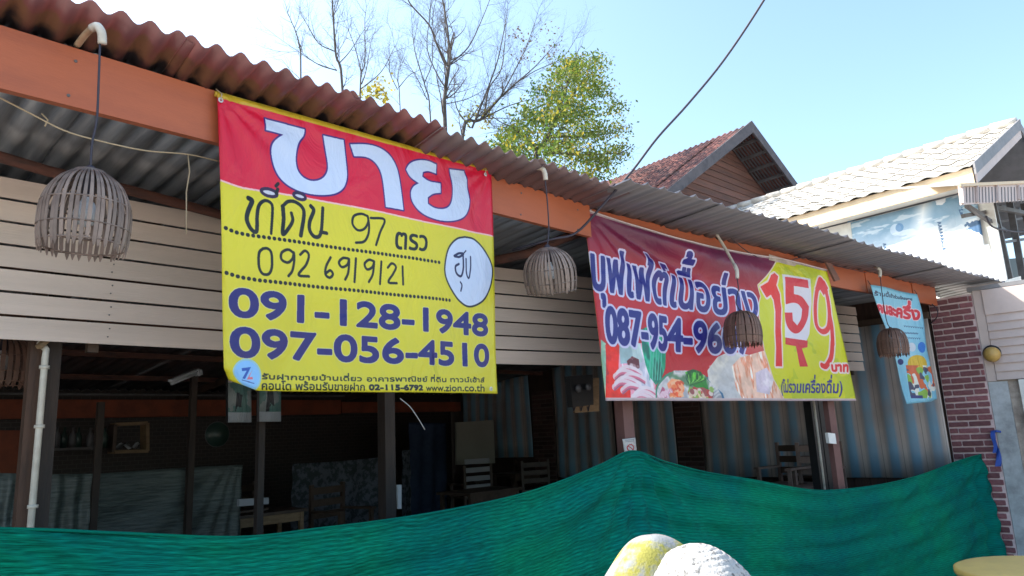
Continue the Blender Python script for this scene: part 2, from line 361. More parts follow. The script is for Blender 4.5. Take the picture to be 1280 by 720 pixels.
    def dil(s, m, r):
        m = m.copy()
        for i in range(int(r)):
            n = m.copy(); n[1:] |= m[:-1]; n[:-1] |= m[1:]; n[:,1:] |= m[:,:-1]; n[:,:-1] |= m[:,1:]
            if i % 2: n[1:,1:] |= m[:-1,:-1]; n[:-1,:-1] |= m[1:,1:]; n[1:,:-1] |= m[:-1,1:]; n[:-1,1:] |= m[1:,:-1]
            m = n
        return m
    def noise(s, scale, seed=0, oct=4, sx=1, sy=1):
        rng = np.random.RandomState(seed); out = np.zeros((s.h, s.w)); amp = 1; tot = 0
        for o in range(oct):
            f = scale*2**o; gx, gy = max(2,int(f*sx*s.w/s.h)), max(2,int(f*sy)); g = rng.rand(gy+2, gx+2)
            u = s.xx/s.w*gx; v = s.yy/s.h*gy; i = u.astype(int); j = v.astype(int); fu = u-i; fv = v-j; fu = fu*fu*(3-2*fu); fv = fv*fv*(3-2*fv)
            out += amp*((g[j,i]*(1-fu)+g[j,i+1]*fu)*(1-fv)+(g[j+1,i]*(1-fu)+g[j+1,i+1]*fu)*fv); tot += amp; amp *= .5
        return out/tot
    def image(s, name):
        a = s.a; b = a.copy(); b[1:-1,1:-1] = (a[1:-1,1:-1]*4+a[:-2,1:-1]+a[2:,1:-1]+a[1:-1,:-2]+a[1:-1,2:])/8
        im = bpy.data.images.new(name, s.w, s.h); px = np.ones((s.h, s.w, 4), np.float32); px[..., :3] = np.clip(b,0,1)[::-1]
        im.pixels.foreach_set(px.ravel()); im.update(); im.pack(); return im
def catmull(p, k=6):
    q = [2*p[0]-p[1], *p, 2*p[-1]-p[-2]]; out = []
    for i in range(1, len(q)-2):
        for t in np.linspace(0, 1, k, endpoint=False):
            out.append(.5*((2*q[i])+(-q[i-1]+q[i+1])*t+(2*q[i-1]-5*q[i]+4*q[i+1]-q[i+2])*t*t+(-q[i-1]+3*q[i]-3*q[i+1]+q[i+2])*t**3))
    return np.array(out+[p[-1]])
def soften(p, it=3):
    p = [np.array(q) for q in p]; sharp = None
    def ang(a, b, c_): u, v = _n(b-a), _n(c_-b); return math.degrees(math.acos(max(-1,min(1,u.dot(v)))))
    n = len(p); sharp = [ang(p[i-1],p[i],p[(i+1)%n]) > 52 for i in range(n)]
    for _ in range(it):
        o, s2 = [], []; n = len(p)
        for i in range(n):
            if sharp[i]: o.append(p[i]); s2.append(True)
            else: o += [p[i]*.75+p[i-1]*.25, p[i]*.75+p[(i+1)%n]*.25]; s2 += [False,False]
        p, sharp = o, s2
    return np.array(p)
def print_mat(name, canvas, rough=.36, trans=.12):
    m = bpy.data.materials.new(name); m.use_nodes = True; n = m.node_tree; b = n.nodes['Principled BSDF']; b.inputs['Roughness'].default_value = rough
    t = n.nodes.new('ShaderNodeTexImage'); t.image = canvas.image(name); t.interpolation = 'Cubic'; n.links.new(t.outputs[0], b.inputs['Base Color'])
    tr = n.nodes.new('ShaderNodeBsdfTranslucent'); n.links.new(t.outputs[0], tr.inputs[0]); mx = n.nodes.new('ShaderNodeMixShader'); mx.inputs[0].default_value = trans
    tcn = n.nodes.new('ShaderNodeTexCoord'); mpn = n.nodes.new('ShaderNodeMapping'); mpn.inputs['Scale'].default_value = (5,2.2,1); mpn.inputs['Rotation'].default_value = (0,0,.5); n.links.new(tcn.outputs['UV'], mpn.inputs[0])
    nz = n.nodes.new('ShaderNodeTexNoise'); nz.inputs['Scale'].default_value = 1.6; nz.inputs['Detail'].default_value = 4; nz.inputs['Distortion'].default_value = 1.2; n.links.new(mpn.outputs[0], nz.inputs['Vector'])
    bp = n.nodes.new('ShaderNodeBump'); bp.inputs['Strength'].default_value = .5; bp.inputs['Distance'].default_value = .05; n.links.new(nz.outputs['Fac'], bp.inputs['Height']); n.links.new(bp.outputs[0], b.inputs['Normal']); n.links.new(bp.outputs[0], tr.inputs['Normal'])
    n.links.new(b.outputs[0], mx.inputs[1]); n.links.new(tr.outputs[0], mx.inputs[2]); n.links.new(mx.outputs[0], n.nodes['Material Output'].inputs[0])
    return m
def sheet(name, fn, nu, nv, m, parent=None, thick=.002, nrm=(0,1,0), **k):
    """cloth-like sheet with its back side; fn(u, v) gives the point, v = 0 is the top"""
    mb = MB(); mb.grid(fn, nu, nv); me = mb.mesh(name, True); me.materials.append(m)
    uv = me.uv_layers.new(name='UVMap'); li = np.zeros(len(me.loops), int); me.loops.foreach_get('vertex_index', li)
    u = (li % (nu+1))/nu; v = 1-(li//(nu+1))/nv; uv.data.foreach_set('uv', np.stack([u,v],-1).astype(np.float32).ravel())
    o = link(name, me, parent, **k); so = o.modifiers.new('thickness', 'SOLIDIFY'); so.thickness = thick; so.offset = 0
    return o

def zz(pts, ox, oy, s): return [(ox+x/s, oy+y/s) for x, y in pts]
RED=(.85,.07,.22); YEL=(.86,.81,.17); WHT=(.80,.85,.95); INK=(.05,.05,.06); NAVY=(.13,.10,.44)
# ---------------------------------------------------------------- print of the sale banner
Q1 = [(270,116),(612,212),(622,492),(279,488)]
def print_sale():
    c = Canvas(1360, 1040, YEL, Q1); A = lambda p: zz(p, 260,110,3.366); B = lambda p: zz(p, 260,300,3.366)
    edge = [(268,229),(295,239),(320,243),(343,246.5),(391,254.5),(450,264.5),(527,281),(614,299)]
    c.paint(c.poly([(260,90),(630,190),(630,300)]+edge[::-1]), RED)
    c.paint(c.stroke(edge, 3.5), (.95,.75,.75))
    c.paint(c.poly([(260,100),(630,205),(630,221),(260,121)]), (.80,.66,.18))
    G = [[(228,133),(388,178),(387,205),(365,230),(352,270),(350,320),(360,365),(390,397),(430,406),(465,392),(484,360),(484,320),(465,203),(550,222),(563,330),(567,390),(549,440),(500,463),(420,464),(340,442),(283,397),(256,335),(250,270),(264,227),(300,203),(228,185)],
     [(578,240),(645,237),(700,250),(740,278),(768,320),(786,375),(803,525),(728,512),(718,400),(706,350),(680,312),(645,292),(595,292)],
     [(945,325),(945,365),(910,352),(888,358),(885,378),(912,400),(962,408),(962,450),(930,452),(907,470),(908,497),(935,517),(980,522),(1008,503),(1018,450),(1003,345),(1067,352),(1085,450),(1087,510),(1068,555),(1020,573),(960,572),(885,543),(842,497),(832,450),(846,420),(870,408),(832,382),(815,348),(828,320),(865,305),(910,308)]]
    m = np.zeros((c.h, c.w), bool)
    for g in G: m |= c.poly(soften(c.P(A(g))), raw=True)
    c.paint(c.dil(m, 6), (.22,.10,.45)); c.paint(m, WHT)
    H = lambda pts, r=(6,6): c.paint(c.stroke(zz(pts,270,220,7.11), r), INK)
    H([(262,235),(292,262),(258,350),(246,430),(285,515),(330,530),(335,400),(352,300),(400,255),(450,272),(468,330),(455,550)],(9,5))
    H([(557,300),(600,262),(660,265),(720,310),(738,380),(712,565)],(6,8)); H([(555,305),(562,420),(555,555),(610,495),(640,430),(628,365)],(8,6))
    H([(800,300),(825,340),(790,440),(792,520),(840,575),(892,540),(908,315)],(8,7)); H([(890,530),(945,540)],(7,4))
    for (x, y, rx, ry) in ((440,182,66,34),(700,212,52,30)):
        p = [(x+rx*math.cos(a)+ry*.2*math.sin(a), y+ry*math.sin(a)+.2*rx*math.cos(a)) for a in np.linspace(0,2*math.pi,16)]
        c.paint(c.poly(zz(p,270,220,7.11)), (.8,.8,.85)); c.paint(c.stroke(zz(p,270,220,7.11),6), (.2,.1,.25))
    H([(515,100),(497,122)],(6,6)); H([(512,150),(500,190)],(6,4))
    K = lambda pts, f=A, r=5: c.paint(c.stroke(f(pts), r), INK)
    K([(652,552),(625,542),(595,552),(590,585),(612,612),(640,605),(655,575),(652,552),(658,590),(655,630),(638,660),(605,665)])
    K([(665,560),(722,567),(705,620),(688,675)])
    c.paint(c.dil(c.text('ตรว', A([(772,618),(906,636),(904,700),(770,690)])), 2), INK)
    K([(215,55),(200,75),(200,130),(215,160),(240,160),(252,130),(250,75),(235,55),(215,55)],B)
    K([(340,70),(318,58),(292,72),(292,100),(318,112),(338,95),(342,70),(345,100),(338,145),(322,168)],B)
    K([(370,78),(390,62),(407,80),(396,120),(365,162),(410,168)],B); K([(500,88),(482,125),(480,158),(498,172),(511,158),(500,142),(484,152)],B)
    K([(572,92),(552,90),(535,108),(548,128),(570,118),(577,95),(574,150),(562,180)],B); K([(605,92),(600,190)],B)
    K([(676,102),(658,98),(641,115),(652,138),(674,128),(681,105),(676,158),(660,190)],B); K([(712,105),(708,198)],B)
    K([(740,130),(757,112),(775,127),(764,155),(744,190),(780,195)],B); K([(803,125),(806,200)],B)
    for P in ([(279.3,291.2),(290,296),(304.6,299.2),(506.6,326),(545,332.7)],[(280.8,346.6),(298,352),(319.4,355.6),(440,367),(561.5,379.6)]):
        q = c.P(P); L = np.r_[0,np.cumsum(np.linalg.norm(np.diff(q,axis=0),axis=1))]
        for t in np.arange(0, L[-1], 20.5):
            x, y = np.interp(t, L, q[:,0]), np.interp(t, L, q[:,1]); c.paint(c.stroke([(x,y),(x+1,y)],7,raw=True), INK)
    circ = B([(1070,0),(1110,10),(1150,50),(1185,110),(1192,160),(1180,220),(1150,270),(1095,293),(1050,270),(1010,220),(985,170),(980,120),(995,50),(1030,10),(1070,0)])
    q = catmull(c.P(circ)); c.paint(c.poly(q, raw=True), WHT); c.paint(c.stroke(q, 4, raw=True, smooth=False), (.1,.1,.15))
    for s, r in (([(500,265),(540,245),(575,250),(540,272),(505,268)],5),([(572,255),(577,350),(560,415),(522,395),(512,345),(540,325)],5),([(565,258),(595,225)],3),([(555,460),(568,485),(560,525)],4),([(597,285),(602,390),(622,430),(634,350),(632,270)],4)):
        c.paint(c.stroke(zz(s,480,280,6), r), (.10,.10,.30))
    def big(t, quad, b):
        m = c.dil(c.text(t, B(quad), .0), b); c.paint(c.dil(m,3), (.88,.85,.55)); c.paint(m, NAVY)
    big('091-128-1948', [(84,219),(1172,328),(1172,414),(86,333)], 5)
    big('097-056-4510', [(88,380),(1178,452),(1178,538),(92,497)], 5)
    small = lambda t, quad, b, col=(.12,.16,.08): c.paint(c.dil(c.text(t, B(quad)), b), col)
    small('รับฝากขายบ้านเดี่ยว', [(218,555),(636,566),(636,596),(218,588)], 1)
    small('อาคารพาณิชย์ ที่ดิน ทาวน์เฮ้าส์', [(658,566),(1158,574),(1158,602),(658,597)], 1)
    small('คอนโด พร้อมรับขายฝาก', [(218,592),(648,600),(648,634),(218,630)], 1)
    small('02-115-6792', [(667,610),(883,614),(883,634),(667,631)], 2, (.05,.07,.1)); small('www.zion.co.th', [(898,613),(1158,610),(1158,638),(898,636)], 1)
    q = c.P(B([(155,575)]))[0]
    for R, col in ((50,(.62,.80,.84)),(44,(.55,.78,.98))): c.paint((c.xx-q[0])**2+((c.yy-q[1])*.97)**2 < R*R*1.25, col)
    c.paint(c.poly(B([(132,545),(170,540),(142,598),(130,598),(152,556),(132,560)])), (.12,.35,.72)); c.paint(c.poly(B([(176,552),(150,598),(178,592),(176,582),(162,585)])), (.88,.45,.52)); c.paint(c.poly(B([(128,604),(184,607),(184,611),(128,608)])), (.2,.3,.6))
    v = c.noise(2, 3)[..., None]; c.a *= .93+.14*v
    return c
Q2 = [(729,262),(1033,338),(1069,501),(757,501)]
def print_buffet():
    c = Canvas(1760, 760, (.76,.10,.17), Q2); R3 = lambda p: zz(p,720,250,3.366); R4 = lambda p: zz(p,720,360,3.366); Z2 = lambda p: zz(p,860,310,5.805); Z3 = lambda p: zz(p,740,400,5.805)
    n = c.noise(3, 5, 5); c.paint(np.clip((260-c.yy)/230,0,1)*.95+(n-.5)*.35, (.40,.13,.28))  # purple towards the top: sheen of the folds painted into the print
    c.paint(np.clip(1-np.hypot((c.xx-1050)/300,(c.yy-420)/190),0,1)*1.1, (.80,.50,.42))
    rp = lambda pts, col: c.paint(c.poly(pts), col)
    # food pictures
    n2 = c.noise(9, 8, 4); n3 = c.noise(22, 9, 3); n4 = c.noise(6,10,4,sx=3.5,sy=1)
    grain = c.noise(38,77,3)*.5+c.noise(10,78,3)*.5
    def food(pts, cols, nz, th):
        m = c.poly(pts); c.paint(m, cols[0])
        for k, t in zip(cols[1:], th): c.paint(m*np.clip((nz-t)*9+.5,0,1), k)
        c.a[m] *= (.82+.4*grain[m])[:, None]
    food(Z3([(60,130),(100,160),(100,620),(60,620)]), [(.75,.82,.72),(.55,.72,.62)], n2, [.5])
    food(Z3([(200,160),(380,160),(440,330),(480,470),(470,620),(200,620)]), [(.76,.75,.82),(.95,.90,.93),(.88,.42,.54),(.92,.66,.74)], n4, [.42,.56,.60])
    food(Z3([(205,160),(365,160),(375,300),(215,310)]), [(.62,.72,.74),(.75,.82,.82)], c.noise(4,21,2,sx=7,sy=.5), [.5])
    food(Z3([(262,290),(300,255),(350,280),(355,340),(320,365),(275,345)]), [(.42,.16,.20),(.85,.75,.78)], n3, [.58])
    food(Z3([(95,168),(180,165),(207,175),(200,330),(190,390),(250,430),(285,500),(290,620),(95,620),(100,400),(125,385),(105,330)]), [(.92,.14,.10),(.82,.06,.10)], n2, [.52])
    food(Z3([(370,60),(440,30),(530,90),(575,200),(568,340),(530,430),(480,470),(430,410),(400,320),(375,200)]), [(.04,.58,.44),(.16,.72,.56),(.03,.42,.36)], n4, [.48,.62])
    for k in range(5): c.paint(c.stroke(Z3([(430+k*22,430),(440+k*24,260),(455+k*20,110+k*20)]), 3), (.35,.75,.66))
    food(Z3([(480,620),(490,480),(560,400),(640,360),(760,360),(860,390),(960,460),(1020,620)]), [(.62,.62,.66),(.82,.80,.80),(.36,.52,.40)], n2, [.45,.6])
    food(Z3([(500,560),(540,480),(590,520),(610,620),(500,620)]), [(.86,.72,.78),(.74,.36,.48)], n4, [.55])
    food(Z3([(580,460),(620,420),(690,430),(720,490),(700,560),(620,560)]), [(.92,.36,.20),(.98,.62,.45)], n3, [.5])
    food(Z3([(722,372),(780,350),(840,370),(880,430),(905,510),(830,490),(790,480),(745,430)]), [(.06,.52,.18),(.36,.78,.20),(.03,.34,.14)], n3, [.5,.6])
    food(Z3([(750,560),(780,490),(860,485),(940,520),(930,600),(760,600)]), [(.62,.30,.30),(.82,.52,.50),(.85,.80,.62)], n3, [.46,.56])
    rs_ = random.Random(4)
    for k in range(9):                           # curled slices of raw pork
        x, y = 225+rs_.random()*190, 350+k*26; p = [(x-70,y+30),(x-20,y-6),(x+40,y+4),(x+90,y+34)]
        c.paint(c.stroke(Z3(p), 13)*.9, (.93,.86,.89)); c.paint(c.stroke(Z3([(a_,b_+12) for a_, b_ in p]), 5)*.85, (.85,.38,.50)); c.paint(c.stroke(Z3([(a_,b_+24) for a_, b_ in p]), 3)*.8, (.60,.30,.42))
    for k in range(9):                           # lettuce ribs
        c.paint(c.stroke(Z3([(760,470),(735+k*17,430),(728+k*19,372+abs(k-4)*7)]), (4,2))*.8, (.60,.86,.42) if k % 2 else (.02,.34,.16))
    for k in range(40):
        x, y = 755+rs_.random()*175, 492+rs_.random()*108; col = rs_.choice([(.75,.22,.22),(.88,.80,.72),(.55,.70,.30),(.90,.86,.84),(.60,.30,.34)]); c.paint(c.stroke(Z3([(x,y),(x+6,y+3)]), 6+rs_.random()*7)*.9, col)
    for k in range(16):                          # prawns and peppers
        x, y = 600+rs_.random()*90, 440+rs_.random()*120; c.paint(c.stroke(Z3([(x,y),(x+16,y-9),(x+30,y+2)]), 6)*.85, rs_.choice([(.95,.50,.30),(.88,.30,.18),(.98,.74,.58)]))
    for k in range(12): x = 500+k*8; c.paint(c.stroke(Z3([(x,600-k*6),(x+22,540-k*4),(x+40,520)]), 4)*.8, (.88,.62,.72) if k % 2 else (.96,.92,.93))
    for k in range(26):                          # grilled meat fibres
        x = 1050+k*13; c.paint(c.stroke(Z3([(x+30,240+abs(k-12)*4),(x+5,330),(x+30,430),(x+70,600)]), 2+rs_.random()*4)*.7, rs_.choice([(.80,.42,.26),(.97,.86,.76),(.70,.36,.26),(.95,.70,.55)]))
    for k in range(10): y = 330+k*26; c.paint(c.stroke(Z3([(905+k*5,y),(980,y-26),(1040,y-14)]), 4)*.5, (.92,.90,.88))
    c.paint(c.stroke(Z3([(900,420),(960,470),(1000,540),(1015,620)]), 9), (.18,.40,.56))
    c.paint(c.stroke(Z3([(485,620),(490,490),(560,410),(610,380)]), 5), (.25,.55,.45))
    food(Z3([(890,360),(960,260),(1040,220),(1180,250),(1180,620),(1025,620),(1000,530),(900,430)]), [(.76,.75,.76),(.84,.82,.80)], n2, [.5])
    food(Z3([(1050,330),(1100,270),(1300,210),(1360,300),(1440,620),(1150,620),(1080,500)]), [(.92,.76,.68),(.86,.50,.36),(.99,.92,.88)], c.noise(5,31,4,sx=6,sy=1.2), [.5,.6])
    food(Z3([(1220,380),(1300,340),(1350,430),(1320,540),(1230,520)]), [(.80,.74,.80),(.90,.86,.88)], n2, [.5])
    # yellow price panel
    yp = [(973.8,328),(1045,338),(1080,510),(990,504),(972.5,473),(962,437),(957.7,413.5),(954.8,384),(958,368.6),(953,354.8),(960,346)]
    m = c.poly(yp); c.paint(c.dil(m,7), (.86,.80,.72)); c.paint(m, (.80,.80,.10))
    c.paint(m & (c.noise(4,41,4) > .56), (.72,.76,.14))
    def big(m, b=0): m = c.dil(m,b) if b else m; c.paint(c.dil(m,10), (.90,.82,.80)); c.paint(m, (.86,.13,.15))
    big(c.poly(Z2([(615,192),(640,180),(668,205),(660,265),(695,330),(712,430),(708,560),(716,720)])+[(984,457),(975,457)]+Z2([(672,720),(665,600),(668,450),(655,370),(632,330),(605,350),(555,270),(600,240)])))
    c.paint(c.poly(Z2([(695,190),(890,225),(905,400),(895,620),(870,690),(740,640),(735,400)])), (.86,.84,.88))
    m5 = c.poly(soften(c.P(Z2([(718,210),(872,234),(880,292),(782,275),(788,332),(840,345),(888,420),(886,500),(852,590),(815,620),(770,590),(742,530),(737,460),(787,462),(792,520),(820,555),(843,510),(846,440),(822,400),(785,390),(742,402)]))), raw=True); c.paint(m5, (.84,.12,.18))
    c.paint(c.poly(R4([(903,203),(985,218),(985,245),(966,250),(990,327),(962,327),(945,240),(903,232)])), (.80,.12,.20))
    big(c.stroke(Z2([(1000,310),(985,265),(960,230),(935,330),(932,460),(945,560),(985,600),(1020,570),(1025,470),(1012,370),(995,300)]),15)|c.stroke(Z2([(1025,470),(1040,560),(1048,680)])+R4([(1078,225),(1075,285),(1058,325),(1042,322)]),15)|c.poly(Z2([(935,330),(925,290),(960,215),(990,240),(1012,290),(985,340),(960,300)])))
    big(c.text('บาท', R4([(1077,320),(1139,320),(1137,350),(1080,347)])), 4)
    m = c.dil(c.text('(ไม่รวมเครื่องดื่ม)', R4([(884,366),(1116,362),(1116,458),(884,452)])), 2); c.paint(m, (.10,.14,.50))
    def out(m, b, w): m = c.dil(m,b); c.paint(c.dil(m,w), (.82,.80,.92)); c.paint(m, (.14,.13,.50))
    T = [(737,277),(775,287),(810,297),(845,306),(880,315),(915,326),(951,337)]; Bt = [(741,379),(776,384),(810,392),(845,398),(880,403),(915,408),(955,412)]
    m = c.text('บุฟเฟ่ต์เนื้อย่าง', T+Bt); out(m, 5, 9)
    c.paint(c.dil(m,5) & (c.yy > 300) & (c.xx > 700) & (c.noise(2,55) > .45), (.40,.26,.52))
    out(c.text('087-954-9607', [(757,381),(842,395),(943,408),(759,426),(842,437),(943,441)]), 6, 9)
    c.a[-12:] = (.8,.72,.74); c.a[:7] = (.8,.72,.74)
    c.a *= (.94+.12*c.noise(3,61))[..., None]; return c
Q3 = [(1088,356),(1145,368),(1173,501),(1135.5,505)]
def print_half():
    c = Canvas(520, 1000, (.50,.76,.86), Q3); Z = lambda p: zz(p,1060,340,5.805); Y = lambda p: zz(p,1080,430,9)
    c.paint(np.clip(c.noise(2,3)-.35,0,1), (.70,.88,.93))
    c.paint(c.dil(c.text('ร้านนี้เข้าร่วมโครงการ', Z([(193,138),(465,195),(465,228),(200,197)])),2), (.12,.20,.32))
    m = c.dil(c.text('คนละครึ่ง', Z([(218,222),(512,240),(518,405),(238,350)])),7); c.paint(c.dil(m,7),(.90,.82,.85)); c.paint(m,(.82,.16,.24))
    for (x0,y0,x1,y1) in ((440,455,550,470),(445,508,522,512),(430,545,540,550)):
        for k in range(9):
            t = k/9; x = x0+(x1-x0)*t; y = y0+(y1-y0)*t; c.paint(c.stroke(Z([(x,y-6),(x+5,y+5),(x+8,y-4)]),2.5),(.15,.30,.48))
    for (cx,cy,rx,ry,col) in ((620,310,95,85,(.86,.72,.25)),(410,205,25,35,(.30,.62,.70)),(670,140,42,60,(.18,.48,.82)),(575,140,35,50,(.80,.84,.88)),(440,300,40,30,(.16,.22,.45))):
        p = [(cx+rx*math.cos(a), cy+ry*math.sin(a)) for a in np.linspace(0,6.28,20)]; c.paint(c.poly(Y(p)), col)
    n = [c.noise(14,k,2) for k in (11,12,13,14)]; m = c.poly(Y([(505,330),(800,330),(835,620),(560,625)]))
    for k, col in enumerate(((.88,.89,.86),(.82,.42,.28),(.55,.72,.32),(.30,.32,.42))): c.paint(m & (n[k] > .55+.02*k), col)
    c.paint(c.poly(Y([(560,600),(660,600),(665,625),(565,625)])), (.25,.28,.5)); return c
def print_vinyl():
    c = Canvas(900, 560, (.78,.84,.90)); q = c.noise(4,15,5); c.paint(np.clip((1-c.yy/300)*1.0+(q-.5)*.8,0,1)*.75, (.36,.55,.68)); c.paint(np.clip((c.yy-170)/130+(q-.5)*2.2,0,1), (.95,.96,.98)); c.paint(np.clip((c.noise(9,16,5,sx=.5,sy=2)-.55)*14,0,1)*.6, (.93,.95,.97)); c.paint(np.clip(1-abs(c.xx+c.yy*.3-560)/90,0,1)*.9, (.95,.96,.97))
    n = c.noise(5,4,5)
    for (x,y,r,col) in ((330,130,42,(.86,.9,.95)),(360,120,30,(.3,.5,.7)),(560,190,52,(.93,.95,.97)),(110,330,42,(.8,.86,.92)),(120,300,20,(.4,.5,.62))): c.paint(((c.xx-x)**2+(c.yy-y)**2 < r*r)*.65, col)
    for x, y0, y1 in ((232,210,420),(640,150,380),(410,330,420)):
        for y in range(y0, y1, 22): c.paint(c.stroke([(x-9,y),(x+9,y+6),(x-7,y+12)], 4, raw=True), (.30,.42,.56))
    c.paint((n > .62) & (c.xx > 640) & (c.yy < 330), (.93,.95,.98)); c.paint(c.poly([(760,0),(900,0),(900,300),(850,260),(800,240),(780,120)],raw=True) & (n > .45), (.28,.42,.58)); return c
def print_notice():
    c = Canvas(200, 260, (.82,.80,.78)); r = np.hypot(c.xx-100, c.yy-160); c.paint((r<60)&(r>44), (.75,.12,.14)); c.paint(c.stroke([(62,122),(138,198)],7,raw=True), (.75,.12,.14))
    for y in (25,48):
        for x in range(30,160,16): c.paint(c.stroke([(x,y),(x+9,y+4)],3,raw=True), (.25,.25,.3))
    return c
def print_picture(seed):
    c = Canvas(240, 300, (.30,.42,.40)); n = c.noise(4,seed,4); c.paint(n > .5, (.45,.48,.47)); c.paint((c.yy < 60)&(n>.4), (.72,.66,.66)); c.paint(c.poly([(90,110),(150,90),(170,230),(70,240)],raw=True)&(n>.42), (.12,.13,.15)); c.paint((c.yy > 240), (.6,.62,.64)); return c

# ================================================================ the setting
g = MB(); g.box((-1500,-1500,-.5),(1500,1500,0)); g.build('ground', M['concrete'], kind='structure')

# ================================================================ the restaurant
rest = empty('restaurant', (4,5,0), 'open-fronted restaurant with orange fascia, cream boards and corrugated roof behind the banners', 'restaurant')
# fascia
def part(name, mb, m, parent=rest, smooth=False, **k): return mb.build(name, M[m] if isinstance(m, str) else m, parent, smooth, **k)
fs = MB(); fs.add(*(lambda a, b: ([(a[0],YF,a[1]),(b[0],YF,b[1]),(b[0],YF,b[2]),(a[0],YF,a[2]),(a[0],YF+.035,a[1]),(b[0],YF+.035,b[1]),(b[0],YF+.035,b[2]),(a[0],YF+.035,a[2])],
   [(0,1,2,3),(7,6,5,4),(0,4,5,1),(1,5,6,2),(2,6,7,3),(3,7,4,0)]))((-1.5,2.885,3.135),(4.115,2.968,3.205)))
part('fascia_board', fs, 'orange')
def f2board(pxs, off, z0a, z1a, z0b, z1b, name='fascia_board'):
    a, b = onF2(pxs[0], 330, off), onF2(pxs[1], 380, off); m = MB(); n = N2*.03
    q = [(a[0],a[1],z0a),(b[0],b[1],z0b),(b[0],b[1],z1b),(a[0],a[1],z1a)]; m.slab(q, n); return part(name, m, 'orange')
zf = lambda px, top: (onF2(px, (257.5+.2305*(px-739)) if top else (296.3+.196*(px-739)), .02))[2]
for a, b, o in ((739,1084.5,.07),(1085.5,1143,.062),(1144,1173,.05)):
    pa = onF2(a, 300+(a-739)*.2, o); pb = onF2(b, 300+(b-739)*.2, o); m = MB(); m.slab([(pa[0],pa[1],zf(a,0)),(pb[0],pb[1],zf(b,0)),(pb[0],pb[1],zf(b,1)),(pa[0],pa[1],zf(a,1))], N2*.03); part('fascia_board', m, 'orange')
for x in (-.9,.1,.75,3.35,3.95):
    for dz in (.05,.2): o = part('nail', MB().lathe([(0,0),(.007,0),(.006,.003),(0,.004)], n=8), 'steel'); o.matrix_basis = Matrix.Translation((x+dz*.1, YF, 2.9+.011*x+dz)) @ Matrix.Rotation(math.pi/2,4,'X')
# roof sheets -------------------------------------------------
def roof_sheet(rows, k, pitch, amp, m, dz=0, name='roof_sheet', sharp=False):
    """rows: list of ((x,y,z) start, (x,y,z) end, depth) ; corrugated along the row, k cells"""
    nw = max(2, int(round(np.linalg.norm(np.array(rows[0][1])-rows[0][0])/pitch))); per = 8; N = nw*per; vs = []; dep = []; pha = []
    for a, b, d in rows:
        a = np.array(a); b = np.array(b)
        for i in range(N+1):
            t = i/N; p = a+(b-a)*t; w = math.sin(2*math.pi*i/per); pha.append(w)
            if sharp: w = 2.0*max(0, w)**4-.3+.12*math.sin(4*math.pi*i/per*1.0)
            p = p+np.array((0,0,amp*w+dz)); vs.append(p); dep.append(d)
    R = len(rows); fs_ = [(j*(N+1)+i, j*(N+1)+i+1, (j+1)*(N+1)+i+1, (j+1)*(N+1)+i) for j in range(R-1) for i in range(N)]
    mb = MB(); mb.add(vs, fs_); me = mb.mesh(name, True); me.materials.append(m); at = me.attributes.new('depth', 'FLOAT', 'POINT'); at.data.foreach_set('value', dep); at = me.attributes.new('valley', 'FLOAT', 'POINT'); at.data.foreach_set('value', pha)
    o = link(name, me, rest); so = o.modifiers.new('thickness', 'SOLIDIFY'); so.thickness = .004; return o
def lerp(a, b, t): return a+(b-a)*t
sx = [-1.5,-.62,.26,1.10,1.94,2.44,3.28,4.12]
for i in range(7):
    a, b = sx[i]-(.0 if i % 2 else .06), sx[i+1]+(.0 if i % 2 else .06); yo = lambda x: 2.80-.035*x+.008; zo = 3.262
    m = M['roof_red'] if i < 5 else M['roof_mid']; dz = (-.012 if i % 2 else 0)+(-.02 if i >= 5 else 0)
    zb = lambda x: lerp(3.172,3.232,(x+1.5)/5.6)
    j = random.uniform(-.015,.015)
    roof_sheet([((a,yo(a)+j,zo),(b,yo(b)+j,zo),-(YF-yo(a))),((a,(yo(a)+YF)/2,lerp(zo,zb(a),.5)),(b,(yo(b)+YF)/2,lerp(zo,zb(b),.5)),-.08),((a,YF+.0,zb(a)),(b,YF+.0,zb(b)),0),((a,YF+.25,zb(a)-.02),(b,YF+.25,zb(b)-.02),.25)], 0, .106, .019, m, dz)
# frontage turning outwards
def edge2(px, py, z): q = onZ(px, py, z); d = q-P0; return d.dot(D2), d.dot(N2)
e0 = edge2(735,213,3.235); e1 = edge2(985,275,3.19); e2 = edge2(1266,356,3.08)
def outer(s):
    if s < e1[0]: t = (s-e0[0])/(e1[0]-e0[0]); return lerp(e0[1],e1[1],t), lerp(3.235,3.19,t)
    t = (s-e1[0])/(e2[0]-e1[0]); return lerp(e1[1],e2[1],t), lerp(3.19,3.08,t)
beamz = lambda s: lerp(3.222,3.092,s/5.5)
ss = np.linspace(-.1, e2[0], 8)
for i in range(7):
    a, b = ss[i], ss[i+1]+.03; (ta, za), (tb, zb_) = outer(a), outer(b); dz = -.014*(i % 2)
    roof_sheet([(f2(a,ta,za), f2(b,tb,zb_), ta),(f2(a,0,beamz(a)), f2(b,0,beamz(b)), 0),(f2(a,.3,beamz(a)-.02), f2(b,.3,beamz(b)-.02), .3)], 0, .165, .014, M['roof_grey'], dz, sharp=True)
for i in range(6):
    a, b = lerp(-.05,5.5,i/6), lerp(-.05,5.5,(i+1)/6)-.004; part('leak_blocker', MB().slab([f2(a,.11,beamz(a)-.13),f2(b,.11,beamz(b)-.13),f2(b,.11,beamz(b)-.015),f2(a,.11,beamz(a)-.015)], N2*.05), 'wood_dark')  # added beam pieces that block light leaking between boards and roof sheets
part('leak_blocker', MB().slab([(-1.5,YF+.04,3.03),(4.0,YF+.04,3.10),(4.0,YF+.04,3.215),(-1.5,YF+.04,3.155)], (0,.05,0)), 'wood_dark')  # same added light blocker behind the first fascia
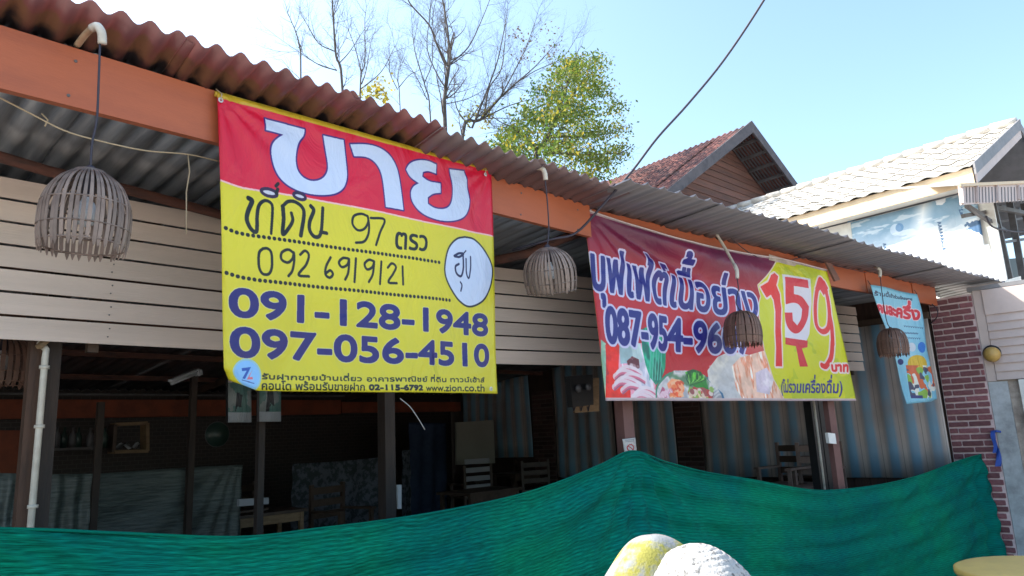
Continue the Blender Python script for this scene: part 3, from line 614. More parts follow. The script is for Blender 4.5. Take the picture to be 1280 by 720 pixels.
def fy(x): return YF if x < 4.11 else YF-(x-4.11)*math.tan(-A2)
XS = np.linspace(-3.2, 10.0, 17)
for i in range(16):
    a, b = XS[i], XS[i+1]+.02; q = lambda x: 3.19 if x < 4.1 else lerp(3.20,3.07,(x-4.1)/5.5)
    si = .05 if a < 4 else .17
    roof_sheet([((a,fy(a)+si,q(a)-.01),(b,fy(b)+si,q(b)-.01),0),((a,4.6,3.03),(b,4.6,3.03),1),((a,10.9,2.42),(b,10.9,2.42),2)], 0, .118, .017, M['roof_in'], -.01*(i%2), 'roof_sheet')
# purlins and rafters
def logp(pts, r, m='log', name='purlin'): part(name, MB().tube([np.array(p)+np.array((0,0,random.uniform(-.008,.008))) for p in pts], r, 8), m, smooth=True)
logp([onY(-60,178,3.82),onY(60,212,3.82),onY(160,237,3.82),onY(280,268,3.82),onY(420,300,3.8),onY(600,352,3.78)], .028)
logp([onY(612,328,3.6),onY(660,316,3.45),onY(700,299,3.25),onY(735,288,3.1)], .035)
for y, z in ((5.6,2.86),(6.9,2.73),(8.2,2.6),(9.5,2.48)): part('purlin', MB().bar((-3,y,z),(9.6,y,z),.05,.06), 'log')
for x in (1.6,4.4,7.2): part('rafter', MB().bar((x,4.3,2.93),(x,10.8,2.30),.05,.09), 'wood_dark')
# cream boards, seven in a row, in two lengths along the bent front
clad = [((-1.6,4.0),(3.96,3.90)),((3.975,3.90),(9.27,2.815))]
def zr(i): return 2.14+i*.1117
for (a, b) in clad:
    for i in range(7):
        m = MB(); d = _n((b[0]-a[0],b[1]-a[1],0)); n = np.array((-d[1],d[0],0)); j = random.uniform(-.004,.004); j2 = random.uniform(-.003,.003); w = .1 + (.006 if i == 0 else 0)
        z0 = zr(i)+(-.006 if i == 0 else 0)+(.03*0)
        dzb = .012 if a[0] > 3 else 0
        m.slab([(a[0],a[1]+j,z0),(b[0],b[1]+j2,z0+dzb),(b[0],b[1]+j2+.006,z0+w+dzb),(a[0],a[1]+j+.006,z0+w)], n*.012); part('cladding_board', m, 'cream')
for i in range(7):                               # nail heads beside the joint
    for k in (0,1): part('nail', MB().lathe([(0,.0),(.006,0),(.006,.003),(0,.003)], (0,0,0), 6), 'black').matrix_basis = Matrix.Translation((3.96+.05-.11*k*.4, 3.893-.004*k, zr(i)+.03+.035*k)) @ Matrix.Rotation(math.pi/2,4,'X')
for i in range(7):
    for k in (0,1): part('nail', MB().lathe([(0,.0),(.004,0),(.004,.002),(0,.002)], (0,0,0), 6), 'steel').matrix_basis = Matrix.Translation((1.26+.006*k, 3.94, zr(i)+.03+.042*k)) @ Matrix.Rotation(math.pi/2,4,'X')
for x, y in ((3.86,3.93),(1.2,4.03),(6.4,3.44),(-.6,4.03),(9.1,2.9)): part('batten', MB().box((x,y,2.1),(x+.05,y+.04,2.93)), 'wood_dark')
# posts
def post(pxa, pya, y, w, m, z1=3.0, name='post'):
    p = onY(pxa, pya, y); part(name, MB().box((p[0]-w/2,y,-.0),(p[0]+w/2,y+w,z1)), m); return p
pp = post(60, 545, 4.06, .062, 'post'); part('post', MB().box((pp[0]-.105,4.05,0),(pp[0]-.052,4.11,2.75)), 'post_brown')
part('bracket', MB().bar(onY(48,434,3.98),onY(60,424,4.0),.03,.02), 'wood_tan')
post(488, 560, 4.05, .085, 'post'); post(121, 600, 6.45, .05, 'post', 2.0); post(239, 590, 6.8, .055, 'post', 2.3); post(327, 570, 4.6, .045, 'post', 2.9)
# orange tie beam deep inside, with its thin pipe
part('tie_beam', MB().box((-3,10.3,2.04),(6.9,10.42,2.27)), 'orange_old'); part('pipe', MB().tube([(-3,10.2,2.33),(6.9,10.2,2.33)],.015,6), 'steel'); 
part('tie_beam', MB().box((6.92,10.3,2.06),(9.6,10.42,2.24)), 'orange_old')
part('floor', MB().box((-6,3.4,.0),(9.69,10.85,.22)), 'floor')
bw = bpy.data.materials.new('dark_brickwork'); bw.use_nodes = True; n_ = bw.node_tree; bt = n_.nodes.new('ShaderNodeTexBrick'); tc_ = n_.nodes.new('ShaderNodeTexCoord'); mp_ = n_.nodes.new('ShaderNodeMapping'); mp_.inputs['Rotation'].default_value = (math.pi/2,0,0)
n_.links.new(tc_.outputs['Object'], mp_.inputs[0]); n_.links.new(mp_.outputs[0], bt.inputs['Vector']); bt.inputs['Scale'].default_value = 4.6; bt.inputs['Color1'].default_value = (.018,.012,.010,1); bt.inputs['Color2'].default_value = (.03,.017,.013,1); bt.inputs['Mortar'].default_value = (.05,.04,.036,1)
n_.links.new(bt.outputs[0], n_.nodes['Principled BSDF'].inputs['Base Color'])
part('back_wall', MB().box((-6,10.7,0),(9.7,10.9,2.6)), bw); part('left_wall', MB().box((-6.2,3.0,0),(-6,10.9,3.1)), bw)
# side wall: brick piers, boards below the blinds, and the neighbour beyond
part('side_wall', MB().box((XW+.03,2.13,0),(XW+.2,10.9,3.3)), 'wallboard')
for k in range(46):
    y0 = 2.14+k*.185
    if 5.2 < y0 < 5.7 or 8.0 < y0 < 8.55: continue
    part('wall_board', MB().box((XW-.005-random.random()*.01, y0, .22),(XW+.02, y0+.178, .9)), 'wallboard')
BM = [MB().box((-.5,-.5,-.5),(.5,.5,.5)).mesh('brick')]
_b = bmesh.new(); _b.from_mesh(BM[0]); bmesh.ops.bevel(_b, geom=_b.edges[:], offset=.06, segments=1, affect='EDGES'); _b.to_mesh(BM[0]); _b.free()
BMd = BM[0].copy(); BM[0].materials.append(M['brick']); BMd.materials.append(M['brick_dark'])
def pier(y0, y1, x, z0, z1, me, mort, pitch=.0715, h=.054, L=.215, label=None):
    c = MB().box((x+.012,y0,z0),(x+.16,y1,z1)).build('brick_pier', mort, rest)
    if label: c['label'] = label
    z = z0+.01; r = 0
    while z+h < z1:
        y = y1+ -(.0 if r % 2 else -.0); start = y1-(L/2 if r % 2 else L)+random.uniform(-.012,.012); e = [y1-.004, start]
        while e[-1] > y0+.004: e.append(e[-1]-L-random.uniform(-.01,.01))
        for hi, lo in zip(e[:-1], e[1:]):
            lo = max(lo, y0+.004); w = hi-lo-.014
            if w < .02: continue
            cy = (hi+lo)/2; dep = .03
            Mx = Matrix.Translation((x+.012-.002+random.uniform(-.003,.003), cy, z+h/2+random.uniform(-.003,.003))) @ Matrix.Diagonal((dep, w, h*random.uniform(.93,1.04), 1))
            b = link('brick', me, c); b.matrix_basis = Mx
        z += pitch; r += 1
    return c
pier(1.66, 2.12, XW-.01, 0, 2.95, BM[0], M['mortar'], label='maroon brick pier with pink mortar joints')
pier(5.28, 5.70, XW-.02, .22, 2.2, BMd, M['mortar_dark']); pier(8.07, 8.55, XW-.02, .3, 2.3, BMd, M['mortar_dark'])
part('header_beam', MB().box((XW-.05,2.13,2.72),(XW+.02,10.8,2.80)), 'wood_dark')

# neighbour: lap siding, frame, door on the same side wall, nearer to the camera
neigh = empty('neighbouring_shop', (XW,1,0), 'cream lap-sided shop wall with a grey door right of the brick pier', 'shop')
np_ = lambda name, mb, m, **k: mb.build(name, M[m], neigh, **k)
np_('wall', MB().box((XW+.03,-3.0,0),(XW+.25,1.645,3.02)), 'beige')
np_('corner_strip', MB().box((XW-.012,1.565,1.93),(XW+.03,1.655,3.0)), 'siding'); np_('door_jamb', MB().box((XW-.006,1.47,0),(XW+.03,1.655,1.925)), 'jamb')
np_('siding_board', MB().box((XW-.03,-2.9,2.68),(XW-.0,1.56,2.97)), 'siding')
for i in range(8):
    z = 1.94+i*.0925; m = MB(); m.add([(XW-.028,-2.9,z),(XW-.028,1.56,z),(XW-.008,1.56,z+.094),(XW-.008,-2.9,z+.094),(XW+.02,-2.9,z),(XW+.02,1.56,z),(XW+.02,1.56,z+.094),(XW+.02,-2.9,z+.094)],[(0,1,2,3),(0,4,5,1),(2,6,7,3),(1,5,6,2),(4,0,3,7)]); np_('siding_board', m, 'siding')
d = np_('door', MB().box((XW-.02,.35,.05),(XW+.02,1.28,1.85)), 'door_grey'); dd = MB().box((XW-.10,1.14,1.02),(XW-.02,1.17,1.08)); dd.box((XW-.11,1.02,1.03),(XW-.08,1.17,1.06)); dd.build('handle', M['black'], d)
fr = MB(); fr.box((XW-.05,1.28,0),(XW-.0,1.36,1.93)); np_('door_frame', fr, 'white'); np_('lintel', MB().box((XW-.04,-1,1.855),(XW-.0,1.275,1.925)), 'fascia')
# coping between the wall top and the roof
np_('wall_cap', MB().box((XW-.03,-3,2.975),(XW+.25,1.7,3.02)), 'grey_trim')

# striped blinds on the side wall
def blind(y0, y1, z0, z1, label, wav=.012, sag=0):
    w = lambda y: wav*math.sin(y*26.7)+wav*.6*math.sin(y*11+1)
    o = sheet('striped_blind', lambda u, v: (XW-.05+w(y1+(y0-y1)*u)+.02*math.sin(v*3+u*5), y1+(y0-y1)*u, z1+(z0-z1)*v-sag*v*math.sin(math.pi*u)), 60, 6, M['blind'], label=label, cat='blind', group='striped blinds along the side wall', nrm=(1,0,0))
    return o
blind(2.14, 5.26, .87, 2.72, 'long blue and grey striped blind beside the maroon brick pier')
blind(5.72, 6.75, .90, 2.7, 'narrow striped blind left of the dark post under the red banner'); blind(6.80, 8.04, .86, 2.7, 'striped blind with sagging hem beside the far dark brick pier', .02, .06)
blind(8.57, 10.3, 1.18, 2.6, 'farthest striped blind, behind the grey board')

# ================================================================ banners
c1 = print_sale(); PM1 = print_mat('sale_print', c1)
def quadfn(q):  # bilinear in the plane
    q = [np.array(p) for p in q]
    return lambda u, v: (q[0]*(1-u)+q[1]*u)*(1-v)+(q[3]*(1-u)+q[2]*u)*v
K1 = [onY(*p, 2.945) for p in Q1]; f1 = quadfn(K1); H1 = homog([(0,0),(1,0),(1,1),(0,1)], [(0,0),(1,0),(1,1),(0,1)])
def wave1(u, v):
    p = f1(u, v); y = .010*math.sin(u*9+v*2)*v+.006*math.sin(u*23+v*7)*v+.012*math.sin(v*5+u*1.5)*v
    for cx, s in ((0,1),(1,-1)):                # pull folds at the upper corners
        r = math.hypot((u-cx)*1.3, v); a = math.atan2(v, abs(u-cx)+1e-6); y += .013*math.sin(a*14)*math.exp(-r*5)*min(1,r*14)
    if u < .09 and v > .93: k = (1-u/.09)*(v-.93)/.07; p = p+np.array((.03*k,0,.045*k)); y -= .03*k
    p = p.copy(); p[1] -= .012+y; return p
b1 = empty('sale_banner', (2.2,2.94,1.8), 'red and yellow land-for-sale banner with blue phone numbers hung on the fascia', 'banner')
sheet('banner_sheet', wave1, 90, 70, PM1, b1)
hem = MB(); tl, tr = K1[0], K1[1]; up = np.array((0,-.012,.004)); hem.tube([lerp(tl,tr,t)+up+np.array((0,.022,-.004)) for t in np.linspace(0,1,12)], .013, 8); hem.build('hem_rod', M['banner_hem'], b1, True)
for px, py in ((276,125),(607,218),(614,486)):
    p = onY(px,py,2.92); b = MB().lathe([(.006,-.003),(.011,-.003),(.012,.0),(.006,.002)], (0,0,0), 12).build('eyelet', M['metal_white'], b1); b.matrix_basis = Matrix.Translation(p) @ Matrix.Rotation(math.pi/2,4,'X')
    if py < 300: MB().tube([p, p+np.array((.004,.0,.03)), p+np.array((.0,.05,.07))], .003, 6).build('tie', M['string'], b1)
c2 = print_buffet(); PM2 = print_mat('buffet_print', c2)
K2 = [onF2(*p, o) for p, o in zip(Q2, (.048,-.02,-.02,.048))]; f2q = quadfn(K2)
def wave2(u, v):
    p = f2q(u, v).copy(); y = 0
    # slack folds that fan from the left corner along the top
    r = math.hypot(u*1.1, v*.75); a = math.atan2(v, u*2.4+1e-6)
    y += .042*math.sin(a*17+.4)*math.exp(-((v-.12)/.2)**2)*min(1,u*4)*math.exp(-((u-.35)/.45)**2)
    y += .02*math.sin(u*38+v*3)*(.3+.7*v)*.35+.018*math.sin(u*15)*v
    sag = .10*math.sin(math.pi*min(1,u/.78))*(1-v)**3 if u < .78 else 0
    p[2] -= sag*.55; p -= N2*y; return p
b2 = empty('buffet_banner', (5.8,2.6,1.8), 'red buffet banner with food pictures and a yellow price panel', 'banner')
sheet('banner_sheet', wave2, 120, 60, PM2, b2)
MB().tube([wave2(u,0)+np.array((0,-.004,.004)) for u in np.linspace(0,1,40)], .006, 6).build('rope', M['rope_white'], b2, True)
c3 = print_half(); K3 = [onF2(*p, -.04) for p in Q3]; f3 = quadfn(K3)
def wave3(u, v):
    p = f3(u,v).copy(); p -= N2*(.015*math.sin(u*7+v*4)+.01*math.sin(u*3-v*9)); 
    if v > .85 and u > .75: p[2] += .02*(v-.85)/.15*(u-.75)/.25
    return p
b3 = empty('subsidy_banner', (8.9,2.0,1.8), 'small pale blue vertical banner with red lettering beside the brick pier', 'banner')
sheet('banner_sheet', wave3, 24, 40, print_mat('subsidy_print', c3), b3)
for k in (0,1): MB().tube([wave3(k,0), wave3(k,0)+np.array((.0,.02,.05))], .004, 6).build('tie', M['cord'], b3)

# ================================================================ basket lamps
def slat_mesh(R, H, prof, tip, wdt):
    """one bamboo strip, running from the crown ring down to a pointed tip"""
    pts = [(R*r, -H*z) for r, z in prof]; pts = [tuple(p) for p in catmull(np.array(pts), 3)]
    mb = MB(); vs = []; k = len(pts)
    for i, (r, z) in enumerate(pts):
        t = i/(k-1); w = wdt*(.45+.75*min(1,t*1.6)); 
        if i == k-1: w *= .15
        a = pts[max(0,i-1)]; b = pts[min(k-1,i+1)]; d = _n((b[0]-a[0],0,b[1]-a[1])); nn = np.array((-d[2],0,d[0]))*.0016
        vs += [(r-nn[0],-w/2,z-nn[2]),(r-nn[0],w/2,z-nn[2]),(r+nn[0],w/2,z+nn[2]),(r+nn[0],-w/2,z+nn[2])]
    fs_ = [(i*4+j,i*4+(j+1)%4,(i+1)*4+(j+1)%4,(i+1)*4+j) for i in range(k-1) for j in range(4)]+[(3,2,1,0)]
    return mb.add(vs, fs_).mesh('slat')
DOME = [(.14,.0),(.44,.06),(.76,.20),(.95,.40),(1.0,.60),(.98,.82),(.92,1.0)]
FLAT = [(.35,.0),(.66,.08),(.88,.24),(.99,.48),(1.01,.72),(.95,1.0)]
def basket(name, top, R, H, prof, m, tilt=(0,0), n=36, label='', cord=None, arm=None, armm='pvc', bulb=True):
    e = empty(name, (0,0,0), label, 'lamp', 'basket lamps hung along the front'); e.location = top; T = Matrix.Translation(Vector(top)); WM[e.name] = T
    Rm = T @ Matrix.Rotation(tilt[0],4,'X') @ Matrix.Rotation(tilt[1],4,'Y')
    ms = [slat_mesh(R*random.uniform(.98,1.02), H*random.uniform(.95,1.04), prof, 0, 2*math.pi*R/n*(.55 if bulb else .7)) for _ in range(4)]
    for q in ms: q.materials.append(M[m])
    for i in range(n):
        o = link('slat', ms[i % 4], e); o.matrix_basis = Rm @ Matrix.Rotation(2*math.pi*i/n+random.uniform(-.03,.03),4,'Z')
    def ring(z, t=.004, off=1.0):
        r = np.interp(z, [p[1] for p in prof], [p[0] for p in prof])*R*off
        h = MB().tube([(r*math.cos(a), r*math.sin(a), -H*z) for a in np.linspace(0,2*math.pi,37)], t, 6, False).build('hoop', M[m], e, True); h.matrix_basis = Rm
    for z, off in ((.45,1.02),(.45,.97),(.74,1.02),(.74,.97),(.93,1.01)): ring(z, .0032, off)
    ring(.03, .006)
    if bulb: b = MB().lathe([(.0,-.30*H),(.016,-.30*H),(.018,-.38*H),(.035,-.46*H),(.042,-.56*H),(.030,-.66*H),(0,-.7*H)],n=20).build('bulb', M['bulb'], e, True); b.matrix_basis = Rm
    b = MB().lathe([(0,.02),(.012,.015),(.02,0),(.02,-.31*H),(0,-.31*H)],n=12).build('socket', M['cord'], e, True); b.matrix_basis = Rm
    c_ = MB().lathe([(0,.0),(.05,-.004),(R*.40,-.075*H),(R*.38,-.085*H),(0,-.02)],n=20).build('cap', M[m], e, True); c_.matrix_basis = Rm
    if cord is not None: MB().tube(catmull(np.array(cord),4), .0042, 6).build('cord', M['cord'], e, True); 
    if arm is not None:
        a = catmull(np.array(arm[0]),5); MB().tube(a, .0125, 10).build('pipe_arm', M[armm], e, True); 
        MB().tube(catmull(np.array(arm[1]),4), .0155, 10).build('elbow', M['pvc'], e, True)
    return e
y1 = 2.72
basket('basket_lamp', onY(113,213,y1), .142, .298, DOME, 'bamboo', (.02,.02), 46, 'large grey bamboo basket lamp hanging left of the sale banner',
    cord=[onY(125,55,y1),onY(123,110,y1),onY(121,150,y1),onY(115,180,y1),onY(113,213,y1)], arm=([onY(96,57,2.99),onY(107,43,2.86),onY(117,34,y1+.03)],[onY(115,35,y1+.04),onY(122,33,y1+.005),onY(127,41,y1-.005),onY(128,55,y1)]), armm='pvc_tan')
basket('basket_lamp', onY(684,309,y1), .16, .29, DOME, 'bamboo', (.16,-.26), 42, 'pale bamboo basket lamp tilted to one side between the two large banners',
    cord=[onY(681,222,y1),onY(684,250,y1),onY(686,285,y1),onY(684,309,y1)], arm=([onY(645,219,2.99),onY(660,212,2.86),onY(672,209,y1+.03)],[onY(670,209.5,y1+.04),onY(678,211,y1+.0),onY(681,217,y1-.005),onY(682,225,y1)]))
o3 = -.22
G2 = lambda x, y, o: onF2(x, y, o)
basket('basket_lamp', G2(926,390,o3), .145, .275, FLAT, 'bamboo_brown', (0,.05), 36, 'brown basket lamp hanging in front of the red buffet banner',
    cord=[G2(921,345,o3),G2(923,362,o3),G2(920,378,o3),G2(926,390,o3)], arm=([G2(894,290,-.0),G2(905,308,-.06),G2(915,326,-.14),G2(920,337,o3)],[G2(918,331,-.19),G2(921,338,o3),G2(921.5,348,o3)]), bulb=False)
basket('basket_lamp', G2(1113,411,o3), .140, .275, FLAT, 'bamboo_brown', (0,.03), 36, 'far brown basket lamp in front of the pale blue banner',
    cord=[G2(1100,343,o3),G2(1103,370,o3),G2(1108,400,o3),G2(1113,411,o3)], arm=([G2(1088,333,0),G2(1094,334,-.1),G2(1098,336,o3)],[G2(1097,335,o3+.02),G2(1100,338,o3),G2(1100,346,o3)]), bulb=False)
basket('basket_lamp', onY(6,418,4.9), .185, .30, DOME, 'bamboo_brown', (0,0), 32, 'brown basket lamp under the cream boards at the left edge', cord=[onY(6,395,4.9),onY(6,418,4.9)])


# ================================================================ green shade net
nt_px = [(-40,661),(60,663),(150,667),(300,672),(400,661),(480,651),(560,638),(640,621),(700,602),(750,581),(790,564),(830,577),(880,590),(940,600),(1000,611),(1040,613),(1100,606),(1150,594),(1195,577),(1226,568)]
def net_plan(px):                                # plan line of the net: a little in front of the posts
    pts = [(-60,2.93),(790,2.93),(1226,None)]
    return pts
def net_top(px, py):
    if px <= 790: return onY(px, py, 2.93)
    a = onY(790,564,2.93); b = onX(1226,568,XW-.04); d = _n((b-a)*np.array((1,1,0))); return hit(px, py, a, np.array((-d[1],d[0],0)))
tops = np.array([net_top(*p) for p in nt_px]); L_ = np.r_[0,np.cumsum(np.linalg.norm(np.diff(tops[:,:2],axis=0),axis=1))]; LT = L_[-1]; Lp = L_[10]
tt = catmull(tops, 8); lt = np.r_[0,np.cumsum(np.linalg.norm(np.diff(tt[:,:2],axis=0),axis=1))]
def netf(u, v):
    l = u*lt[-1]; p = np.array([np.interp(l, lt, tt[:,i]) for i in range(3)]); zt = p[2]; z = zt*(1-v)+.02*v
    dep = 0; dz = zt-z
    # folds hang in catenaries from the two ties
    for (lc, s, k) in ((Lp,1,1.0),(LT,1,1.0),(0,.6,.7)):
        dx = l-lc; rr = math.hypot(dx, dz+.02); an = math.atan2(dx, dz+.02)
        dep += k*.030*math.sin(an*15+rr*2)*math.exp(-rr*.9)*min(1,rr*5)
    mid = .5+.5*math.cos(2*math.pi*(l-Lp)/(LT-Lp)) if l > Lp else .5+.5*math.cos(2*math.pi*(l-Lp)/(Lp*2))
    ph = dz*13+6*(mid)**1.5
    dep += .016*math.sin(ph)*(1-mid*.5)+.010*math.sin(dz*31+l*1.3+4*mid)
    dep += .035*math.sin(l*1.7+.5)*min(1,dz*1.5)+.05*dz
    # sharp little creases that run with the sag
    cr = dz*9+5*mid+1.2*math.sin(l*.9); dep += .009*(1-abs(math.sin(cr)))**3+.007*(1-abs(math.sin(cr*1.7+l*.6)))**4
    d = l-(LT-.5)
    if d > 0: dep += .05*math.sin(d*18)*min(1,d*3)*min(1,dz*3)
    return p*np.array((1,1,0))+np.array((-.10*dep*0, -dep, z))
net = sheet('shade_net', netf, 260, 56, M['net'], label='long green shade net strung along the front, tied to a post and the brick pier', cat='net', thick=.0015)
rb = MB().tube([p+np.array((0,-.004,.002)) for p in tt], .006, 6).build('edge_rope', M['net'], None, True); rb.parent = net; rb['label'] = 'rolled top hem of the net'
# corner flap beyond the tie
# ribbon and tie at the pier
q = onX(1243,540,XW-.03); rbn = MB()
rbn.grid(lambda u, v: q+(onX(1249,583,XW-.05)-q)*v+np.array((-.012*math.sin(v*9+u*3)-.01, -.05*(u-.5)*(.45+.7*v)+.012*math.sin(v*7), 0)), 4, 20); rbn.grid(lambda u, v: q+(onX(1243,566,XW-.06)-q)*v+np.array((-.03-.01*math.sin(v*8), -.035*(u-.5)+.014*math.sin(v*5+1), 0)), 4, 14); rbn.tube([q+np.array((-.01,.03,.0)),q+np.array((-.02,-.02,.01)),q+np.array((0,-.06,.0))],.012,6)
rbn.build('ribbon', M['blue'], None, label='blue plastic ribbon knotted on the grey door jamb', cat='ribbon')

# ================================================================ cables and strings
cw = [onY(640,313,3.2), onY(690,299,2.96), onY(720,291,2.9), onY(752,258,2.75), onY(790,214,2.58), onY(822,172,2.44), onY(860,130,2.3), onY(905,75,2.1), onY(955,0,1.8), onY(1010,-95,1.45), onY(1060,-200,1.1)]
MB().tube(catmull(np.array(cw),5), .0085, 8).build('service_cable', M['cord'], None, True, label='thick black cable running from the orange beam up across the sky', cat='cable')
sg = [onY(-20,112,3.08),onY(40,143,3.08),onY(80,163,3.08),onY(120,175,3.08),onY(180,188,3.08),onY(235,193,3.08),onY(275,202,3.08)]
st = MB().tube(catmull(np.array(sg),5), .0035, 6); st.tube([onY(235,193,3.08),onY(237,215,3.08),onY(233,240,3.08),onY(233,265,3.08),onY(233,292,3.08)], .003, 6)
st.tube([onY(52,142,3.08),onY(60,150,3.08),onY(56,158,3.08)], .003, 6)
st.build('string', M['string'], None, True, label='frayed brown string slung under the beam left of the sale banner', cat='string')
wr = [F_ for F_ in (onF2(908,293,-.005),onF2(940,318,-.005),onF2(975,330,-.005),onF2(1003,322,-.005),onF2(1040,331,-.005),onF2(1083,341,-.005))]
MB().tube(catmull(np.array(wr),5), .004, 6).build('loose_wire', M['cord'], None, True, label='thin black wire draped along the orange fascia above the buffet banner', cat='wire')
wr = [onF2(1165,380,.0),onF2(1172,388,.0),onF2(1170,398,.05),onF2(1160,405,.2),onF2(1150,402,.3)]
MB().tube(catmull(np.array(wr),5), .006, 6).build('loose_wire', M['cord'], None, True, label='black wire loop hanging off the end of the orange beam', cat='wire')
wr = [onY(500,498,4.0),onY(512,508,4.0),onY(522,522,4.0),onY(531,537,4.0)]
MB().tube(catmull(np.array(wr),5), .004, 6).build('loose_wire', M['metal_white'], None, True, label='white cable end dangling below the sale banner', cat='wire')
# strip of torn tape and bracket board over the buffet banner
MB().slab([onF2(961,318,-.012),onF2(1020,335,-.012),onF2(1020,340,-.012),onF2(961,325,-.012)], -N2*.004).build('tape_strip', M['beige'], None, label='torn beige tape stuck on the orange fascia above the price panel', cat='tape')
MB().slab([onF2(1030,328,-.035),onF2(1037,330,-.035),onF2(1048,350,-.035),onF2(1042,352,-.035)], -N2*.02).build('wood_chip', M['old_wood'], None, label='small weathered wood block wedged at the top right of the buffet banner', cat='wood block')
# wall globe
q = onX(1240,443,XW-.10); gl = empty('wall_lamp', q, 'amber globe lamp on the cream siding', 'lamp')
MB().lathe([(0.0,-.085)]+[(.085*math.sin(a),-.085*math.cos(a)) for a in np.linspace(.2,2.94,14)]+[(0,.085)], q, 24).build('globe', M['brass'], gl, True)
gb = MB(); gb.lathe([(.0,.0),(.09,0),(.09,.02),(.05,.03),(0,.03)],n=20); o = gb.build('mount', M['black'], gl, True); o.matrix_basis = Matrix.Translation(Vector(q)+Vector((.07,0.01,0.02))) @ Matrix.Rotation(math.pi/2,4,'Y')

# ================================================================ fittings and furniture inside the restaurant
dk = random.Random(11)
# front posts that carry the fascia bend
a = onY(779,530,3.08); b = onY(793,530,3.08); cpost = empty('front_post', (a[0],3.08,0), 'pinkish front post between the buffet banner and the net peak', 'post', 'front posts carrying the fascia')
MB().box((a[0]+.01,3.08,0),(b[0]-.005,3.155,2.96)).build('post_shaft', M['post_pink'], cpost)
MB().box((a[0]-.02,3.075,2.5),(a[0]-.0,3.20,2.96)).build('side_batten', M['wood_dark'], cpost)
nq = [onY(*p, 3.065) for p in ((778,549),(794,547),(796,566),(781,568))]
nn = sheet('notice_paper', lambda u, v: quadfn(nq)(u,v)+np.array((0,-.004*math.sin(u*3),0)), 6, 6, print_mat('notice_print', print_notice()), label='white paper notice with a red ring taped to the front post above the net', cat='notice')
a = onF2(1038,530,.06); b = onF2(1046,530,.06)
cp2 = empty('front_post', (a[0],a[1],0), 'double black and pinkish post with a conduit below the right end of the buffet banner', 'post', 'front posts carrying the fascia')
MB().slab([(a[0],a[1],0),(b[0],b[1],0),(b[0],b[1],2.8),(a[0],a[1],2.8)], N2*.05).build('post_shaft', M['post_pink'], cp2)
for px, w in ((1021,9),(1030,7)):
    q0 = onF2(px-w/2,530,.3); q1 = onF2(px+w/2,530,.3); MB().slab([(q0[0],q0[1],0),(q1[0],q1[1],0),(q1[0],q1[1],2.8),(q0[0],q0[1],2.8)], N2*.08).build('dark_strut', M['black'], cp2)
q = onF2(1024.5,560,.25); MB().tube([(q[0],q[1],.2),(q[0],q[1],2.4)], .011, 8).build('conduit', M['pvc'], cp2, True)
q = onF2(1035,547,.04); MB().slab([onF2(1031,541,.04),onF2(1040,542,.04),onF2(1042,555,.04),onF2(1033,554,.04)], -N2*.03).build('switch_box', M['white'], None, label='small white switch box on the black post', cat='switch box')
# pale pipe clipped to the brown post
q = onY(57,440,4.0); pi = empty('conduit_pipe', (q[0],4.0,.2), 'pale plastic pipe running down the brown post at the left', 'pipe')
MB().tube([(q[0]-.005,4.0,.22),(q[0],4.0,q[2]-.03),(q[0]+.002,4.0,q[2]+.01),(q[0]-.02,4.03,q[2]+.05)], .0155, 10).build('tube', M['pvc'], pi, True)
for py in (459,533,632): z = onY(54,py,4.0)[2]; MB().tube([(q[0],4.0,z-.008),(q[0],4.0,z+.008)], .023, 10).build('clip', M['pvc'], pi, True)
# meter board
mq = [onY(*p, 3.66) for p in ((716,474),(749,472),(749,514),(719,516))]; mbd = empty('meter_board', mq[3], 'small tan board with a dark electric meter left of the buffet banner', 'meter board')
MB().slab(mq, (0,.02,0)).build('board', M['wood_tan'], mbd); MB().slab([onY(*p, 3.60) for p in ((712,470),(741,468),(742,506),(716,509))], (0,.055,0)).build('meter', M['black'], mbd)
for px, py, r in ((722,486,.03),(734,484,.028)): c = onY(px,py,3.585); o = MB().lathe([(0,0),(r,0),(r,.02),(0,.025)],n=16).build('dial', M['steel'], mbd, True); o.matrix_basis = Matrix.Translation(Vector(c)) @ Matrix.Rotation(math.pi/2,4,'X')
for k in range(3): MB().tube([onY(716+k*9,508,3.62), onY(717+k*9,514,3.62), onY(722+k*8,500,3.6)], .006, 6).build('wire', M['cord'], mbd, True)
# framed pictures behind the sale banner's lower edge
for k, (x0,y0,x1,y1,lab) in enumerate(((284,466,313,528,'grey framed picture hanging under the sale banner, left of the two'),(323,466,350,527,'pale framed picture hanging under the sale banner, right of the two'))):
    q = [onY(*p, 4.5+.02*k) for p in ((x0,y0),(x1,y0),(x1,y1),(x0,y1))]; e = empty('framed_picture', q[3], lab, 'picture', 'framed pictures below the sale banner')
    sheet('picture', quadfn([p+np.array((0,-.012,0)) for p in q]), 1, 1, print_mat('picture_print', print_picture(60+k)), e); MB().slab(q, (0,.02,0)).build('frame', M['black' if k == 0 else 'steel'], e)
